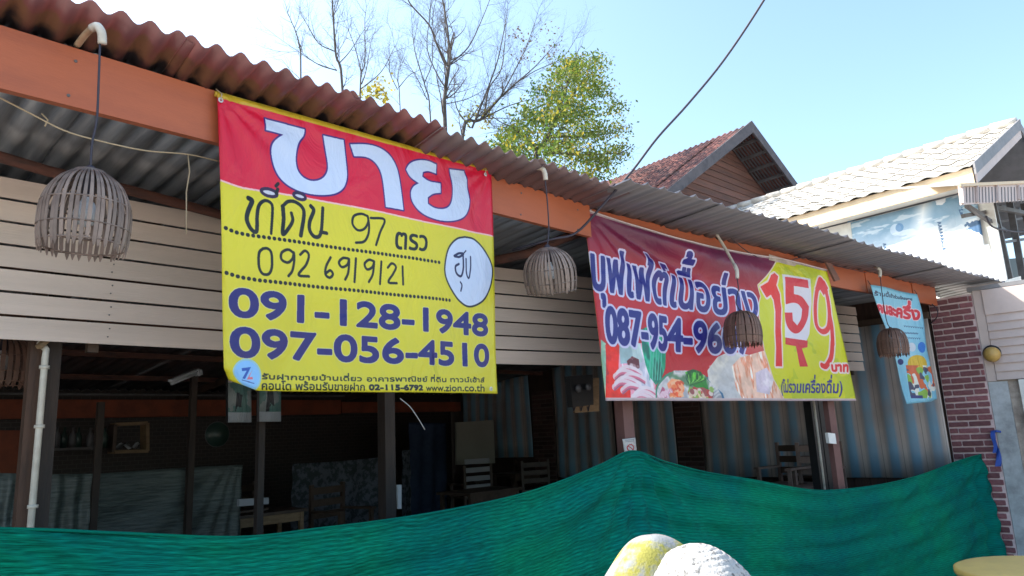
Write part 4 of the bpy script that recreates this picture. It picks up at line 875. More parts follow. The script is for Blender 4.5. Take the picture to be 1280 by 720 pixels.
# round green mirror, tube lamp, cabinet, boards
q = onY(271,543,7.0); e = empty('round_mirror', q, 'round green mirror with a thin pale rim on the dark back of the restaurant', 'mirror')
o = MB().lathe([(0,0),(.118,0),(.118,.015),(0,.015)],n=28).build('glass', M['green_dish'], e, True); o.matrix_basis = Matrix.Translation(Vector(q)) @ Matrix.Rotation(math.pi/2,4,'X')
MB().tube([q+np.array((.12*math.cos(a),-.01,.12*math.sin(a))) for a in np.linspace(0,2*math.pi,29)], .003, 6, False).build('rim', M['steel'], e, True)
a, b = onY(214,480,6.6), onY(248,466,6.75); e = empty('tube_lamp', a, 'unlit fluorescent tube lamp under the dark roof inside', 'lamp')
MB().tube([a,b], .014, 8).build('tube', M['tube_light'], e, True); MB().bar(a+np.array((0,.02,.03)), b+np.array((0,.02,.03)), .05, .02).build('fitting', M['metal_white'], e); MB().bar(lerp(a,b,.93),b+(b-a)*.08, .045,.05).build('end_cap', M['metal_white'], e)
q = [onY(*p, 9.9) for p in ((141,531),(181,529),(181,564),(139,565))]; e = empty('wall_cabinet', q[3], 'small open wooden cabinet with crumpled paper on the back wall', 'cabinet')
cb = MB(); cb.bar(q[0],q[1],.2,.04); MB().bar(q[3],q[2],.25,.04).build('bottom_board', M['wood_tan'], e); cb.build('top_board', M['wood_tan'], e)
MB().bar(q[1],q[2],.04,.2,(0,1,0)).build('side_board', M['wood_tan'], e); MB().bar(q[0],q[3],.04,.2,(0,1,0)).build('side_board', M['wood_dark'], e)
pp_ = lerp(q[3],q[2],.45)+np.array((0,0,.07)); cr = MB(); cr.grid(lambda u,v: pp_+np.array(((u-.5)*.28,(v-.5)*.1,.05*math.sin(u*9+v*4)*math.sin(v*7+2))), 10, 4); cr.build('paper', M['metal_white'], e, True)
MB().slab([onY(*p,9.0) for p in ((-20,538),(34,538),(31,592),(-20,592))], (0,.03,0)).build('board_panel', M['orange_old'], None, label='dark orange board standing at the far left inside', cat='board')
e = empty('wall_shelf', onY(65,562,9.8), 'thin shelf with small bottles on the dark back wall', 'shelf'); MB().bar(onY(62,562,9.8),onY(124,560,9.8),.2,.03).build('board', M['steel'], e)
for k, px in enumerate((70,79,90,97,112,130)): p = onY(px,560,9.8); tag(MB().lathe([(0,0),(.04,0),(.04,.14),(.015,.19),(.015,.24),(0,.24)],p,12).build('bottle', M['green_dish' if k%2 else 'steel'], None, True), 'dusty bottle on the dark back shelf, %s' % ('leftmost','second from the left','third from the left','fourth from the left','fifth from the left','rightmost, nearest the cabinet')[k], 'bottle', 'bottles on the back shelf')
# hanging sheets
def hang(px_top, y, zb, m, label, cat, fold=.03, k=18, fan=None, name='plastic_sheet'):
    T = np.array([onY(*p, y) for p in px_top]); l = np.r_[0,np.cumsum(np.linalg.norm(np.diff(T,axis=0),axis=1))]
    def fn(u, v):
        p = np.array([np.interp(u*l[-1], l, T[:,i]) for i in range(3)]); z = p[2]*(1-v)+zb*v; ph = u*k if fan is None else 26*math.atan2((1.02-u)*fan, v+.25)
        return np.array((p[0], p[1]+fold*math.sin(ph+v*2)*(.4+v)+fold*.5*math.sin(v*22+u*5), z))
    return sheet(name, fn, 70, 30, M[m], label=label, cat=cat)
hang([(-20,591),(33,592)], 5.2, .25, 'tarp_grey', 'grey plastic sheet hanging at the left edge behind the brown post', 'plastic sheet')
hang([(57,593),(118,592)], 6.5, .25, 'tarp_grey', 'grey plastic sheet between the brown post and the thin dark post', 'plastic sheet')
hang([(125,592),(235,584),(303,581)], 6.9, .25, 'tarp_grey', 'wide creased grey plastic sheet gathered to its top right corner', 'plastic sheet', .016, 10, 2.0)
hang([(366,580),(420,577),(480,571)], 8.4, .3, 'cloth_pattern', 'blue and white patterned cloth hung in the dark behind the chairs', 'cloth', name='patterned_cloth')
hang([(503,563),(512,562)], 8.9, .3, 'cloth_pattern', 'narrow strip of patterned cloth beside the blue curtain', 'cloth', name='patterned_cloth')
hang([(511,528),(557,529)], 9.4, .3, 'cloth_blue', 'dark blue curtain hung across the doorway at the back', 'curtain', .02, name='blue_curtain')
# grey board and chairs
q = [onY(*p, 8.9) for p in ((570,528),(617,525),(619,579),(571,581))]; MB().slab(q, (0,.03,0)).build('grey_board', M['board_grey'], None, label='plain grey board standing in front of the striped blinds', cat='board')
def wood_chair(x, y, rot, label, m='wood_dark', sl='wood_dark', z=.22, sc=1.0, slats=3, arms=True, group='chairs inside the restaurant'):
    e = empty('wooden_chair', (0,0,0), label, 'chair', group); T = Matrix.Translation((x,y,z)) @ Matrix.Rotation(rot,4,'Z') @ Matrix.Diagonal((sc,sc,sc,1)); e.location = (x,y,z); WM[e.name] = Matrix.Translation((x,y,z))
    def p_(name, mb, mm): o = mb.build(name, M[mm], e); o.matrix_basis = T
    p_('seat', MB().box((-.24,-.24,.42),(.24,.24,.45)), m)
    for sx_ in (-1,1):
        p_('leg', MB().box((sx_*.24-.02,-.24,0),(sx_*.24+.02,-.2,.62 if arms else .42)), m); p_('leg', MB().box((sx_*.24-.02,.2,0),(sx_*.24+.02,.24,.92)), m)
        p_('stretcher', MB().box((sx_*.24-.012,-.2,.2),(sx_*.24+.012,.2,.235)), m)
        if arms: p_('armrest', MB().box((sx_*.245-.035,-.26,.62),(sx_*.245+.035,.2,.645)), m)
    for k in range(slats): z0 = .55+k*.13; p_('back_slat', MB().box((-.22,.205,z0),(.22,.228,z0+(.075))), sl)
    return e
def at_top(px, py, h=.92): return onZ(px, py, .22+h)
def CH(px, py, rot, label, **k): p = at_top(px, py); return wood_chair(p[0], p[1], rot, label, **k)
part('platform', MB().box((7.7,2.35,.2),(9.66,4.9,.42)), 'floor')
p = onX(1022,600,8.55); wood_chair(p[0], p[1], -1.45, 'brown armchair in front of the black double post, right one of the pair', 'chair_brown', 'chair_brown', z=.42)
p = onX(985,600,8.75); wood_chair(p[0], p[1], -1.75, 'brown armchair against the right blind, left one of the pair', 'chair_brown', 'wood_dark', z=.42)
CH(588,581,2.9,'chair with three pale back slats under the grey board', sl='pale_slat', slats=4); CH(640,574,3.3,'dark chair behind the pale-slatted chair, left of the far brick pier'); CH(662,575,2.7,'dark chair beside the far dark brick pier')
CH(248,612,2.6,'dark chair facing the creased grey sheet'); CH(285,604,3.6,'dark chair in front of the gathered sheet corner'); CH(440,592,2.9,'dark chair in front of the patterned cloth'); CH(468,588,3.4,'dark chair beside the dark brown post', )
CH(427,604,.2,'dark chair nearest the patterned cloth')
def wood_table(px, py, w, d, h, label, m='wood_dark', top='wood_dark'):
    p = onZ(px, py, .22+h); e = empty('wooden_table', (p[0],p[1],.22), label, 'table', 'tables inside the restaurant')
    f = lambda n, a, b, mm: MB().box((p[0]+a[0],p[1]+a[1],.22+a[2]),(p[0]+b[0],p[1]+b[1],.22+b[2])).build(n, M[mm], e)
    f('tabletop', (-w/2,-d/2,h-.03),(w/2,d/2,h), top)
    for sx_ in (-1,1):
        for sy_ in (-1,1): f('leg', (sx_*(w/2-.05)-.02,sy_*(d/2-.05)-.02,0),(sx_*(w/2-.05)+.02,sy_*(d/2-.05)+.02,h-.03), m)
    f('apron', (-w/2+.05,-d/2+.04,h-.12),(w/2-.05,-d/2+.06,h-.03), m)
wood_table(262,640,1.0,.6,.72,'dark table left of the pale plank'); wood_table(325,639,.8,.55,.70,'tan-legged table below the pale plank','wood_tan'); wood_table(600,612,.9,.6,.72,'dark table in front of the pale-slatted chair')
wood_table(1010,592,.7,.5,.70,'low table between the armchairs by the right blind', 'post_brown'); wood_table(650,590,.9,.6,.72,'dark table by the far brick pier')
MB().slab([onY(299,624,6.2),onY(336,622,6.2),onY(336,630,6.2),onY(299,633,6.2)], (0,.04,0)).build('plank', M['pale_slat'], None, label='pale plank lying across the tables inside', cat='plank')
MB().slab([onY(497,606,5.0),onY(502,606,5.0),onY(502,636,5.0),onY(498,636,5.0)], (0,.02,0)).build('white_tag', M['metal_white'], None, label='white strip fixed beside the dark brown post', cat='strip')
MB().slab([onY(1028,601,4.0)]*0+[onX(1028,601,9.3),onX(1039,600,9.3),onX(1041,616,9.3),onX(1029,616,9.3)], (.2,0,0)).build('white_box', M['pale_slat'], None, label='small white box behind the brown armchair', cat='box')

# ================================================================ in front of the net
tc = atd(1306,716,4.3); tb = empty('round_table', (tc[0],tc[1],0), 'round table with a yellowed top at the lower right corner', 'table')
MB().lathe([(0,-.02),(.345,-.02),(.36,-.012),(.36,.012),(.345,.018),(0,.018)], tc, 48).build('tabletop', M['table_yellow'], tb, True)
MB().tube([(tc[0],tc[1],.03),(tc[0],tc[1],tc[2]-.02)], .035, 12).build('pedestal', M['steel'], tb, True); MB().lathe([(0,.03),(.2,.03),(.26,.0),(0,.0)], (tc[0],tc[1],0), 24).build('foot', M['steel'], tb, True)
# person in a white knit sun hat
hc = atd(868,742,1.50); Hx = np.array((hc[0],hc[1],0)); fdir = _n((.35,.9,0)); rdir = np.array((fdir[1],-fdir[0],0)); ht = hc[2]-.02
per = empty('person', Hx, 'person in a white knitted sun hat, seen from behind at the bottom edge', 'person')
def skin_body(name, joints, edges, m, parent):
    me = bpy.data.meshes.new(name); me.from_pydata([tuple(j[0]) for j in joints], edges, []); me.materials.append(M[m]); o = link(name, me, parent)
    sk = o.modifiers.new('skin', 'SKIN'); me.skin_vertices.new() if not len(me.skin_vertices) else None
    for i, j in enumerate(joints): me.skin_vertices[0].data[i].radius = (j[1], j[2] if len(j) > 2 else j[1])
    me.skin_vertices[0].data[0].use_root = True
    sb = o.modifiers.new('smooth', 'SUBSURF'); sb.levels = sb.render_levels = 2; return o
P_ = lambda r, f, z: Hx+rdir*r+fdir*f+np.array((0,0,z*ht/1.50))
J = [(P_(0,0,.80),.12,.09),(P_(0,.0,.98),.11,.08),(P_(0,0,1.14),.13,.09),(P_(0,0,1.24),.07,.06),(P_(0,.0,1.31),.045),(P_(0,.015,1.40),.07,.085),(P_(0,.02,1.49),.06,.07)]
E_ = [(0,1),(1,2),(2,3),(3,4),(4,5),(5,6)]
for s_ in (-1,1):
    b = len(J); J += [(P_(.15*s_,0,1.2),.05),(P_(.21*s_,-.0,.97),.036),(P_(.17*s_,.16,.82),.026),(P_(.14*s_,.25,.80),.024,.014)]; E_ += [(3,b),(b,b+1),(b+1,b+2),(b+2,b+3)]
    h = b+3
    for k, (dr, ln) in enumerate(((-.026,.055),(-.009,.068),(.009,.072),(.026,.06))): 
        b2_ = len(J); J += [(P_(.14*s_+dr,.29,.797),.0085),(P_(.14*s_+dr*1.1,.29+ln*.6,.785),.008),(P_(.14*s_+dr*1.1,.29+ln*.8,.765),.007)]; E_ += [(h,b2_),(b2_,b2_+1),(b2_+1,b2_+2)]
    b2_ = len(J); J += [(P_(.14*s_-.035*s_,.26,.79),.009),(P_(.14*s_-.05*s_,.29,.775),.008)]; E_ += [(h,b2_),(b2_,b2_+1)]
    b = len(J); J += [(P_(.09*s_,0,.74),.085),(P_(.10*s_,.02,.42),.055),(P_(.10*s_,-.02,.09),.036),(P_(.10*s_,.08,.035),.036,.025),(P_(.10*s_,.15,.025),.03,.018)]; E_ += [(0,b),(b,b+1),(b+1,b+2),(b+2,b+3),(b+3,b+4)]
skin_body('body', J, E_, 'skin', per)
skin_body('shirt', [(P_(0,0,.78),.15,.11),(P_(0,0,.98),.135,.105),(P_(0,0,1.16),.15,.11),(P_(0,0,1.25),.085,.07),(P_(-.16,0,1.2),.07),(P_(-.22,0,.98),.055),(P_(.16,0,1.2),.07),(P_(.22,0,.98),.055)], [(0,1),(1,2),(2,3),(3,4),(4,5),(3,6),(6,7)], 'shirt', per)
skin_body('trousers', [(P_(0,0,.8),.14,.11),(P_(.09,0,.72),.1),(P_(.10,.02,.42),.072),(P_(.10,-.02,.12),.06),(P_(-.09,0,.72),.1),(P_(-.10,.02,.42),.072),(P_(-.10,-.02,.12),.06)], [(0,1),(1,2),(2,3),(0,4),(4,5),(5,6)], 'trousers', per)
for s_ in (-1,1): MB().lathe([(0,-.03),(.012,-.025),(.014,0),(.01,.03),(0,.032)], P_(.078*s_,.0,1.40), 10).build('ear', M['skin'], per, True)
MB().lathe([(0,-.02),(.014,-.012),(.008,.02),(0,.03)], P_(0,.115,1.39), 10).build('nose', M['skin'], per, True)
for s_ in (-1,1): MB().lathe([(0,-.01),(.01,-.004),(.01,.004),(0,.01)], P_(.03*s_,.098,1.42), 10).build('eye', M['black'], per, True)
MB().bar(P_(-.025,.1,1.345),P_(.025,.1,1.345),.008,.008).build('mouth', M['log'], per)
hair = MB().lathe([(.085*math.cos(t),.085*math.sin(t)) for t in np.linspace(-.9,1.5,10)], P_(0,-.02,1.41), 20); hair.build('hair', M['black'], per, True)
# hat: soft knitted crown, wide brim turned up on the left
hr = random.Random(3)
def hatpt(u, v):                                 # v 0 top .. 1 crown edge
    a = u*2*math.pi; R = .118; r = R*v**.8; z = .098*(1-(r/R)**2.1)-.03*max(0,v-.9)*10
    w = 1+.03*math.sin(a*3+1)+.02*math.sin(a*7)*v
    return hc+np.array((0,0,-.008))+rdir*(r*w*math.cos(a)*1.0-.012)+fdir*(r*w*math.sin(a)*1.0-.03)+np.array((0,0,z+.003*v*math.sin(a*5+v*6)+.0007*math.sin(v*75)+.0006*v*math.sin(a*44)))
o = sheet('hat_crown', hatpt, 176, 70, M['hat'], per, thick=.006)
def brim(u, v):
    a = u*2*math.pi; left = max(0, -math.cos(a)); r = .108+.04*v-.012*left*v; z = -.02-.045*v*(1-left*.3)+(.02*left**1.5)*v+.012*math.sin(a*4+.6)*v+.006*math.sin(a*11)*v
    return hc+np.array((0,0,.022))+rdir*(r*math.cos(a)+.0)+fdir*(r*math.sin(a)+.01)+np.array((0,0,z))
sheet('hat_brim', brim, 72, 10, M['hatband'], per, thick=.005)
def lobe(u, v):                                  # folded front of the brim, bulging above the left side
    a = u*2*math.pi; t = v*1.5; R = .112; r = R*v**.8
    return hc+rdir*(-.047+r*math.cos(a)*1.0)+fdir*(.055+r*math.sin(a)*.8)+np.array((0,0,.012+.090*(1-(r/R)**2.2)-.4*max(0,v-.9)+.006*v*math.sin(a*3+v*5)))
sheet('hat_fold', lobe, 60, 24, M['hatband'], per, thick=.005)

# ================================================================ houses beyond
AD = ray(-110,573); AD[2] = 0; AD = _n(AD); BD = np.array((AD[1],-AD[0],0)); Z = np.array((0,0,1.))
E0 = EYE+_n(ray(1215,208))*14.0
onW = lambda px, py, off=.35: hit(px, py, E0+BD*off, BD)
onG = lambda px, py, off=0.: hit(px, py, E0+AD*off, AD)
wh = empty('white_roof_house', (E0[0]+2,E0[1]+4,0), 'two-storey house with a sunlit white tiled roof and beige fascia at the right', 'house')
hp = lambda name, mb, m, sm=False, par=wh: mb.build(name, M[m], par, sm)
RW, RH, LN = 3.0, 1.5, 9.0
rp_ = lambda d, w, up=0.: E0+AD*d+BD*w+Z*(RH*w/RW+up)
hp('roof_deck', MB().slab([rp_(0,0,-.03),rp_(LN,0,-.03),rp_(LN,RW,-.03),rp_(0,RW,-.03)], (0,0,-.04)), 'grey_trim')
hp('roof_deck', MB().slab([rp_(0,RW,-.03),rp_(LN,RW,-.03),E0+AD*LN+BD*2*RW-Z*.03,E0+BD*2*RW-Z*.03], (0,0,-.04)), 'grey_trim')
# tiles: overlapping wavy courses; the nearest are parts, each a shared mesh
ncol, nrow = 24, 8; tw, th = LN/30, RW/nrow; sl_ = _n(BD*RW+Z*RH); sn = _n(np.cross(AD, sl_)); sn = sn if sn[2] > 0 else -sn
tm = MB(); SLn = math.hypot(RW,RH)/nrow
tm.grid(lambda u, v: np.array((u*1.0*tw, v*SLn*1.12, .019*math.sin(u*2*math.pi)+.028*(1-v)+.0)), 6, 1)
tm.add([(u/6*1.0*tw, 0, .019*math.sin(u/6*2*math.pi)+.028-d) for d in (0,.014) for u in range(7)], [(i+7,i+8,i+1,i) for i in range(6)])
tmesh = tm.mesh('roof_tile', True); tmesh.materials.append(M['tile'])
for i in range(30):
    for j in range(nrow):
        bse = E0+AD*(tw*i)+sl_*(SLn*j-.08); R = Matrix([[AD[k],sl_[k],sn[k],bse[k]+sn[k]*random.uniform(0,.008)] for k in range(3)]+[[0,0,0,1]])
        o = link('roof_tile', tmesh, wh); o.matrix_basis = R
for i in range(22):
    a = rp_(i*LN/22,RW,.05); b = rp_((i+1)*LN/22+.03,RW,.065); hp('ridge_tile', MB().tube([a,b],[.075,.085],8), 'tile', True)
hp('eave_fascia', MB().slab([E0+AD*0-Z*.02-BD*.02,E0+AD*LN-Z*.02-BD*.02,E0+AD*LN-Z*.30-BD*.02,E0-Z*.30-BD*.02], BD*.03), 'fascia')
hp('soffit', MB().slab([E0-Z*.28,E0+AD*LN-Z*.28,E0+AD*LN-Z*.28+BD*.35,E0-Z*.28+BD*.35], Z*.02), 'white')
hp('verge_board', MB().slab([rp_(-.03,-.05,-.13),rp_(-.03,RW,-.13),rp_(-.03,RW,.07),rp_(-.03,-.05,.07)], AD*-.03), 'grey_trim')
hp('verge_board', MB().slab([rp_(-.01,.03,-.30),rp_(-.01,RW,-.30),rp_(-.01,RW,-.12),rp_(-.01,.03,-.12)], AD*-.02), 'siding')
hp('verge_board', MB().slab([E0+BD*2*RW-Z*.13,rp_(0,RW,-.13)+BD*.01,rp_(0,RW,.07)+BD*.01,E0+BD*2*RW+Z*.07], AD*-.03), 'grey_trim')
hp('wall', MB().slab([E0+BD*.38-Z*.3,E0+BD*.38+AD*LN-Z*.3,E0*np.array((1,1,0))+BD*.38+AD*LN,E0*np.array((1,1,0))+BD*.38], BD*.1), 'white')
hp('back_wall', MB().slab([E0+BD*.4+AD*2.2-Z*.25,E0+BD*6+AD*2.2-Z*.25,E0*np.array((1,1,0))+BD*6+AD*2.2,E0*np.array((1,1,0))+BD*.4+AD*2.2], AD*.1), 'bluewall')
hp('gable_shade', MB().slab([E0+BD*.6+AD*1.2-Z*.0,E0+BD*RW+AD*1.2+Z*1.2,E0+BD*5.4+AD*1.2,E0+BD*5.4+AD*1.2-Z*.1], AD*.05), 'steel')
vq = [onW(1062,268),onW(1183,233),onW(1207,320),onW(1062,345)]
vq = [E0+BD*.36+AD*(vq[0]-E0).dot(AD)-Z*.32, E0+BD*.36+AD*.12-Z*.32, E0+BD*.36+AD*.12-Z*1.75, E0+BD*.36+AD*(vq[0]-E0).dot(AD)-Z*1.75]
sheet('vinyl_poster', lambda u, v: quadfn(vq)(u,v)-BD*(.02+.015*math.sin(u*11+v*4)), 40, 16, print_mat('vinyl_print', print_vinyl()), label='faded blue and white vinyl poster on the side of the white-roofed house', cat='poster')
hp('corner_trim', MB().bar(E0+BD*.40-Z*.35-AD*.04, E0+BD*.40-Z*1.9-AD*.04,.09,.09), 'white')
aw = empty('metal_awning', onG(1240,255,-.3), 'beige corrugated awning below the gable of the white-roofed house', 'awning')
af = lambda px, py, off: onG(px, py, off)
MB().slab([af(1199,232,-.45),af(1330,226,-.45),af(1332,247,-.45),af(1202,256,-.45)], AD*.02).build('front_panel', M['siding'], aw)
MB().slab([af(1199,231,-.45),af(1330,225,-.45),af(1330,225,-.45)+AD*1.1+Z*.25,af(1199,231,-.45)+AD*1.1+Z*.25], Z*.02).build('top_sheet', M['white'], aw)
for px in (1202,1221,1246,1273,1300): MB().bar(af(px,232,-.47),af(px+1,254.5-(px-1200)*.07,-.47),.035,.03,(1,0,0)).build('rib', M['siding'], aw)
for k in range(26): px = 1204+k*4; MB().bar(af(px,234,-.455),af(px+.6,253,-.455),.012,.012,(1,0,0)).build('flute', M['grey_trim'], aw)
MB().bar(af(1199,231.5,-.47),af(1330,225.5,-.47),.03,.045).build('edge_trim', M['fascia'], aw)
fr = empty('steel_frame', (af(1250,300,.3)*np.array((1,1,0))), 'rusty steel stair frame with crossed braces below the awning', 'frame')
for (a,b,w,o) in (((1240,252),(1262,350),.11,.0),((1262,252),(1279,350),.10,.1),((1208,257),(1256,289),.06,-.02),((1204,270),(1250,262),.06,.05),((1225,262),(1232,285),.05,.3),((1236,258),(1300,270),.07,.02),((1235,306),(1300,296),.05,.1),((1205,283),(1300,270),.04,.4),((1250,258),(1300,266),.05,.3),((1279,255),(1297,350),.09,.2)):
    MB().bar(onG(*a,o), onG(*b,o+.01), w, w).build('bar', M['steel'], fr)
MB().tube(catmull(np.array([onG(1232,270,-.1),onG(1240,283,-.12),onG(1258,288,-.12),onG(1276,290,-.14),onG(1300,287,-.14)]),4), .015, 6).build('loose_wire', M['cord'], None, True, label='black wire looped across the steel frame', cat='wire')
MB().slab([onG(1155,318,-.25),onG(1236,305,-.25),onG(1250,352,-.25),onG(1160,352,-.25)], AD*.01).build('white_sheet', M['white_thin'], None, label='blank white sheet below the vinyl poster, beside the steel frame', cat='sheet')
MB().slab([onG(1255,351,-.6),onG(1276,345,-.6),onG(1277,352,-.6),onG(1258,357,-.6)], AD*.01).build('white_sheet', M['white_thin'], None, label='small white scrap sheet above the grey roof corner', cat='sheet')
MB().slab([onG(1240,325,.6),onG(1330,318,.6),onG(1330,420,.6),onG(1240,420,.6)], AD*.05).build('dark_screen', M['black'], None, label='dark screen behind the foot of the steel frame', cat='screen')
# dark wooden gabled house
ap = EYE+_n(ray(938,155))*22.0
dh = empty('wooden_house', ap*np.array((1,1,0)), 'dark wooden house with a rusty red gabled roof beyond the grey roof', 'house')
dp = lambda name, mb, m, sm=False: mb.build(name, M[m], dh, sm)
lL, lD, rL, rD, LG = 4.6, 3.15, 2.75, 1.92, 9.0
def rs(side, t, d, up=0): w, dn = (-lL, lD) if side < 0 else (rL, rD); return ap+BD*w*t-Z*dn*t+AD*d+Z*up
for side in (-1,1):
    n = 44; mb = MB(); w, dn = (lL, lD) if side < 0 else (rL, rD)
    mb.grid(lambda u, v: rs(side, v, LG*u)+Z*(.03*math.sin(u*n*6.283)), n*6, 6); me = mb.mesh('roof_sheet', True); me.materials.append(M['rust_roof']); o = link('roof_sheet', me, dh); so = o.modifiers.new('t','SOLIDIFY'); so.thickness = .02
    dp('bargeboard', MB().slab([rs(side,0,-.06,.08),rs(side,1,-.06,.08),rs(side,1,-.06,-.19),rs(side,0,-.06,-.27)], AD*.05), 'dark_trim')
    for k in range(1, 7): q = rs(side,k/7,0,-.07); dp('purlin', MB().bar(q+AD*.02, q+AD*.9,.06,.08), 'steel')
for k in range(9): q = rs(1,.0,.1+k*.1,-.05); dp('rafter', MB().bar(q, rs(1,1,.1+k*.1,-.05),.03,.03), 'steel')
wd = .95; nb = 15
for k in range(nb):                              # clapboards of the gable, each tilted a little
    z1_, z0_ = -.25-k*.2, -.25-(k+1)*.2; xl1, xr1 = -(-z1_)/lD*lL, (-z1_)/rD*rL; xl0, xr0 = -(-z0_)/lD*lL, (-z0_)/rD*rL
    xr1, xr0 = min(xr1,rL*.9), min(xr0,rL*.9); tl_ = .10
    q = [ap+AD*wd+BD*(xl1+.05)+Z*(z1_+.02+tl_), ap+AD*wd+BD*(xr1-.05)+Z*(z1_+.02-tl_), ap+AD*(wd-.03)+BD*(xr0-.05)+Z*(z0_-tl_), ap+AD*(wd-.03)+BD*(xl0+.05)+Z*(z0_+tl_)]
    if k == 0: q[0] = ap+AD*wd+BD*-.1+Z*-.1; q[1] = ap+AD*wd+BD*.1+Z*-.1
    dp('clapboard', MB().slab(q, AD*.02), 'old_wood')
g0 = ap*np.array((1,1,0)); dp('wall', MB().slab([g0+AD*(wd+.05)-BD*3.6,g0+AD*(wd+.05)+BD*2.3,g0+AD*(wd+.05)+BD*2.3+Z*(ap[2]-2.2),g0+AD*(wd+.05)-BD*3.6+Z*(ap[2]-2.9)], AD*6.5), 'old_wood')

# ================================================================ trees
tr_ = random.Random(5)
def rv(s=1): return np.array((tr_.uniform(-s,s), tr_.uniform(-s,s), tr_.uniform(-s,s)))
def grow(mb, p, d, ln, r, lvl, tips, upb=.25):
    pts = [p]; k = 5
    for i in range(k): d = _n(d+rv(.16)+np.array((0,0,upb*.22))); pts.append(pts[-1]+d*ln/k)
    mb.tube(pts, [r*(1-.65*i/k) for i in range(k+1)], 4 if r < .015 else 6, False); tips.append(pts[-1])
    if lvl > 0:
        for i in range(1, k+1):
            for _ in range(1 if tr_.random() < .75 else 2):
                q = pts[i]; s = _n(np.cross(d, rv())); grow(mb, q, _n(d*.75+s*tr_.uniform(.5,.95)), ln*tr_.uniform(.42,.66), r*.55*(1-.1*i), lvl-1, tips, upb)
def tree(name, label, limbs, y, lvl=2, ln=1.2, cat='tree', group=None, leaves=None, dens=1.0, r0=1.0):
    """limbs: photo polylines in the plane y (first one is the trunk), given a depth drift of their own"""
    base = onY(*limbs[0][0][0], y); e = empty(name, (base[0],y,0), label, cat, group); tips = []; tw_ = MB()
    for n, (pl, ra, rb_) in enumerate(limbs):
        ra, rb_ = (ra*.72, rb_*.8) if name == 'bare_tree' else (ra, rb_); P = [onY(*p, y) for p in pl]; dr = 0 if n == 0 else tr_.uniform(-.45,.45); m_ = len(P); P = [p+np.array((0,dr*i/(m_-1)*1.5,0)) for i, p in enumerate(P)]
        if n == 0: P = [np.array((P[0][0]+.2,y,0)), np.array((P[0][0]+.08,y,P[0][2]*.5))]+P
        C_ = catmull(np.array(P),4); mb = MB(); mb.tube(C_, [lerp(ra,rb_,i/(len(C_)-1)) for i in range(len(C_))], 8, True); mb.build('trunk' if n == 0 else 'branch', M['bark'], e, True)
        L = len(C_)
        for i in range(L):
            t = i/(L-1)
            if (n == 0 and C_[i][2] < P[2][2]) or tr_.random() > (.5+.5*t)*dens: continue
            d = _n(C_[min(i+1,L-1)]-C_[max(i-1,0)]); s = _n(np.cross(d, rv())); r = lerp(ra,rb_,t)
            grow(tw_, C_[i], _n(d*.8+s*tr_.uniform(.4,.9)), ln*tr_.uniform(.5,1.1), max(.006,r*.42)*r0, lvl, tips)
        grow(tw_, C_[-1], _n(C_[-1]-C_[-2]), ln, rb_, lvl, tips)
    o = tw_.build('twigs', M['bark'], e); o['kind'] = 'stuff'
    return e, tips
def leaves(parent, pts, n_per, spread, size, m, name='crown'):
    mb = MB()
    for p in pts:
        for _ in range(n_per):
            c = p+np.array([tr_.gauss(0,spread) for _ in range(3)]); a = _n(rv()); b = _n(np.cross(a, rv())); s = size*tr_.uniform(.6,1.3); a = a*s; b = b*s*.5
            k = _n(np.cross(a,b))*s*.15; mb.add([c-a, c+b+k, c+a, c-b+k], [(0,1,2),(0,2,3)])
    o = mb.build(name, m, parent); o['kind'] = 'stuff'; return o
YT = 13.0
tree('bare_tree', 'thin leafless tree, leftmost above the red roof edge', [([(376,100),(375,60),(368,35)],.03,.012)], YT-2, 1, .5)
e, t = tree('bare_tree', 'tall leafless tree with a straight leader above the sale banner', [([(428,112),(420,70),(417,30),(414,-20)],.055,.02),([(421,88),(400,80),(375,62)],.022,.008),([(418,64),(398,54),(382,28)],.02,.008),([(420,60),(424,30),(430,5)],.02,.01),([(423,80),(436,66),(450,45)],.02,.008)], YT, 2, .85, dens=.8)
e, t = tree('bare_tree', 'leafless tree with a few yellow leaves, left of the forked tree', [([(450,118),(456,80),(456,30)],.045,.012),([(452,105),(462,85),(472,48)],.025,.008),([(450,112),(476,90),(492,60)],.022,.008),([(452,90),(440,60),(428,40)],.02,.008)], YT+1, 2, .8)
leaves(e, [onY(470+tr_.gauss(0,7),116+tr_.gauss(0,6),YT+1) for _ in range(26)], 6, .10, .07, M['leaf_yellow'])
e, t = tree('bare_tree', 'large leafless tree forked into two steep limbs above the banner corner', [([(556,150),(556,120),(561,82)],.085,.06),([(561,82),(567,50),(570,20),(568,-30)],.055,.022),([(559,82),(545,55),(535,32),(510,5),(500,-20)],.045,.015),([(565,62),(552,42),(546,15),(540,-10)],.025,.01),([(563,75),(585,65),(608,56)],.022,.008),([(557,110),(540,98),(520,70),(515,40)],.03,.01),([(562,80),(580,62),(592,30),(600,0)],.03,.01),([(557,130),(575,128),(590,120)],.02,.008)], YT, 2, 1.15)
e, t = tree('bare_tree', 'spreading tree with sparse brown leaves right of the forked tree', [([(578,172),(600,150),(625,122)],.07,.045),([(590,160),(602,120),(612,80),(618,30)],.04,.012),([(605,145),(612,110),(628,85),(634,40)],.035,.012),([(625,122),(645,104),(668,84),(690,60)],.04,.012),([(625,122),(640,90),(652,60),(660,30)],.03,.01),([(645,104),(662,92),(690,78),(705,50)],.022,.008),([(588,160),(580,130),(586,95)],.03,.01),([(600,150),(630,135),(655,128)],.03,.01)], YT-.5, 2, .95)
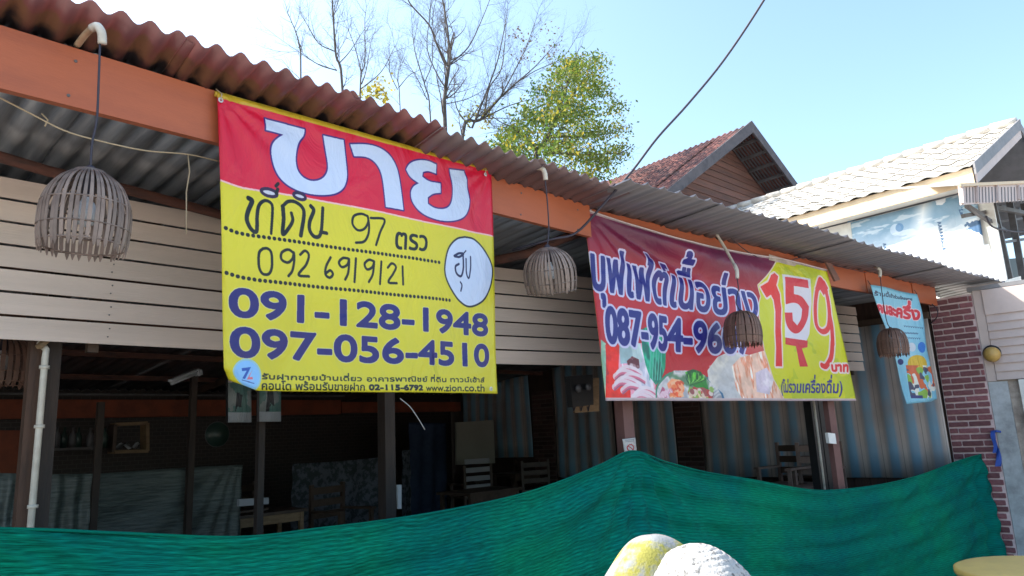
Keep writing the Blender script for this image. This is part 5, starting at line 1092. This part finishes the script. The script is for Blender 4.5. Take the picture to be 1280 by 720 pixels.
leaves(e, [onY(tr_.uniform(640,700),tr_.uniform(32,78),YT-.5+tr_.uniform(-.5,.5)) for _ in range(40)], 5, .09, .045, M['leaf_brown']); leaves(e, [onY(tr_.gauss(598,10),tr_.gauss(147,6),YT-.5) for _ in range(22)], 5, .08, .06, M['leaf_yellow'], 'low_leaves')
tree('bare_tree', 'slim leafless tree just left of the forked tree', [([(538,148),(532,110),(520,70),(516,45)],.04,.012),([(534,125),(520,100),(508,85)],.02,.008),([(530,105),(538,80),(536,60)],.02,.008)], YT+1.5, 2, .8)
tree('bare_tree', 'low leafless sapling behind the red roof edge', [([(500,132),(497,100),(500,80)],.03,.01),([(498,110),(510,95),(520,90)],.02,.008),([(497,112),(485,95),(480,80)],.02,.008)], YT+2.5, 2, .7)
# leafy tree
e, t = tree('leafy_tree', 'green and yellow leafy tree between the bare trees and the cable', [([(668,215),(685,170),(705,120)],.10,.04),([(680,180),(700,150),(735,130)],.05,.015),([(690,160),(720,120),(745,90)],.05,.015),([(705,120),(715,90),(722,74)],.04,.015),([(675,190),(650,160),(640,150)],.05,.015),([(690,170),(730,170),(770,165)],.05,.015),([(680,190),(720,195),(765,195)],.05,.015)], 11.5, 1, .8)
cl = []; spots = [(722,82,26,10),(745,78,14,6),(705,92,22,10),(730,105,26,12),(748,115,18,8),(700,122,26,10),(720,140,30,12),(765,135,14,7),(690,150,28,12),(740,165,30,12),(772,160,12,6),(650,165,22,10),(640,190,24,12),(690,185,34,14),(740,195,30,10),(772,190,14,8),(630,170,10,6),(660,140,16,8),(675,112,12,6),(755,205,20,6),(655,205,24,8),(640,215,26,8),(690,218,34,9),(735,222,26,8),(625,195,12,8)]
def cluster(k, sel):
    out = []
    for i, (x, y, sx_, sy_) in enumerate(spots):
        for _ in range(int(sx_*sy_/k)):
            g = (tr_.gauss(0,.5), tr_.gauss(0,.55)); c = onY(x+sx_*g[0], y+sy_*g[1], 11.5+tr_.gauss(0,.7)*sx_/20); out.append(c)
    return out
leaves(e, cluster(2.9,0), 7, .12, .055, M['leaf']); leaves(e, cluster(12,1), 5, .13, .055, M['leaf_yellow'], 'yellow_leaves')
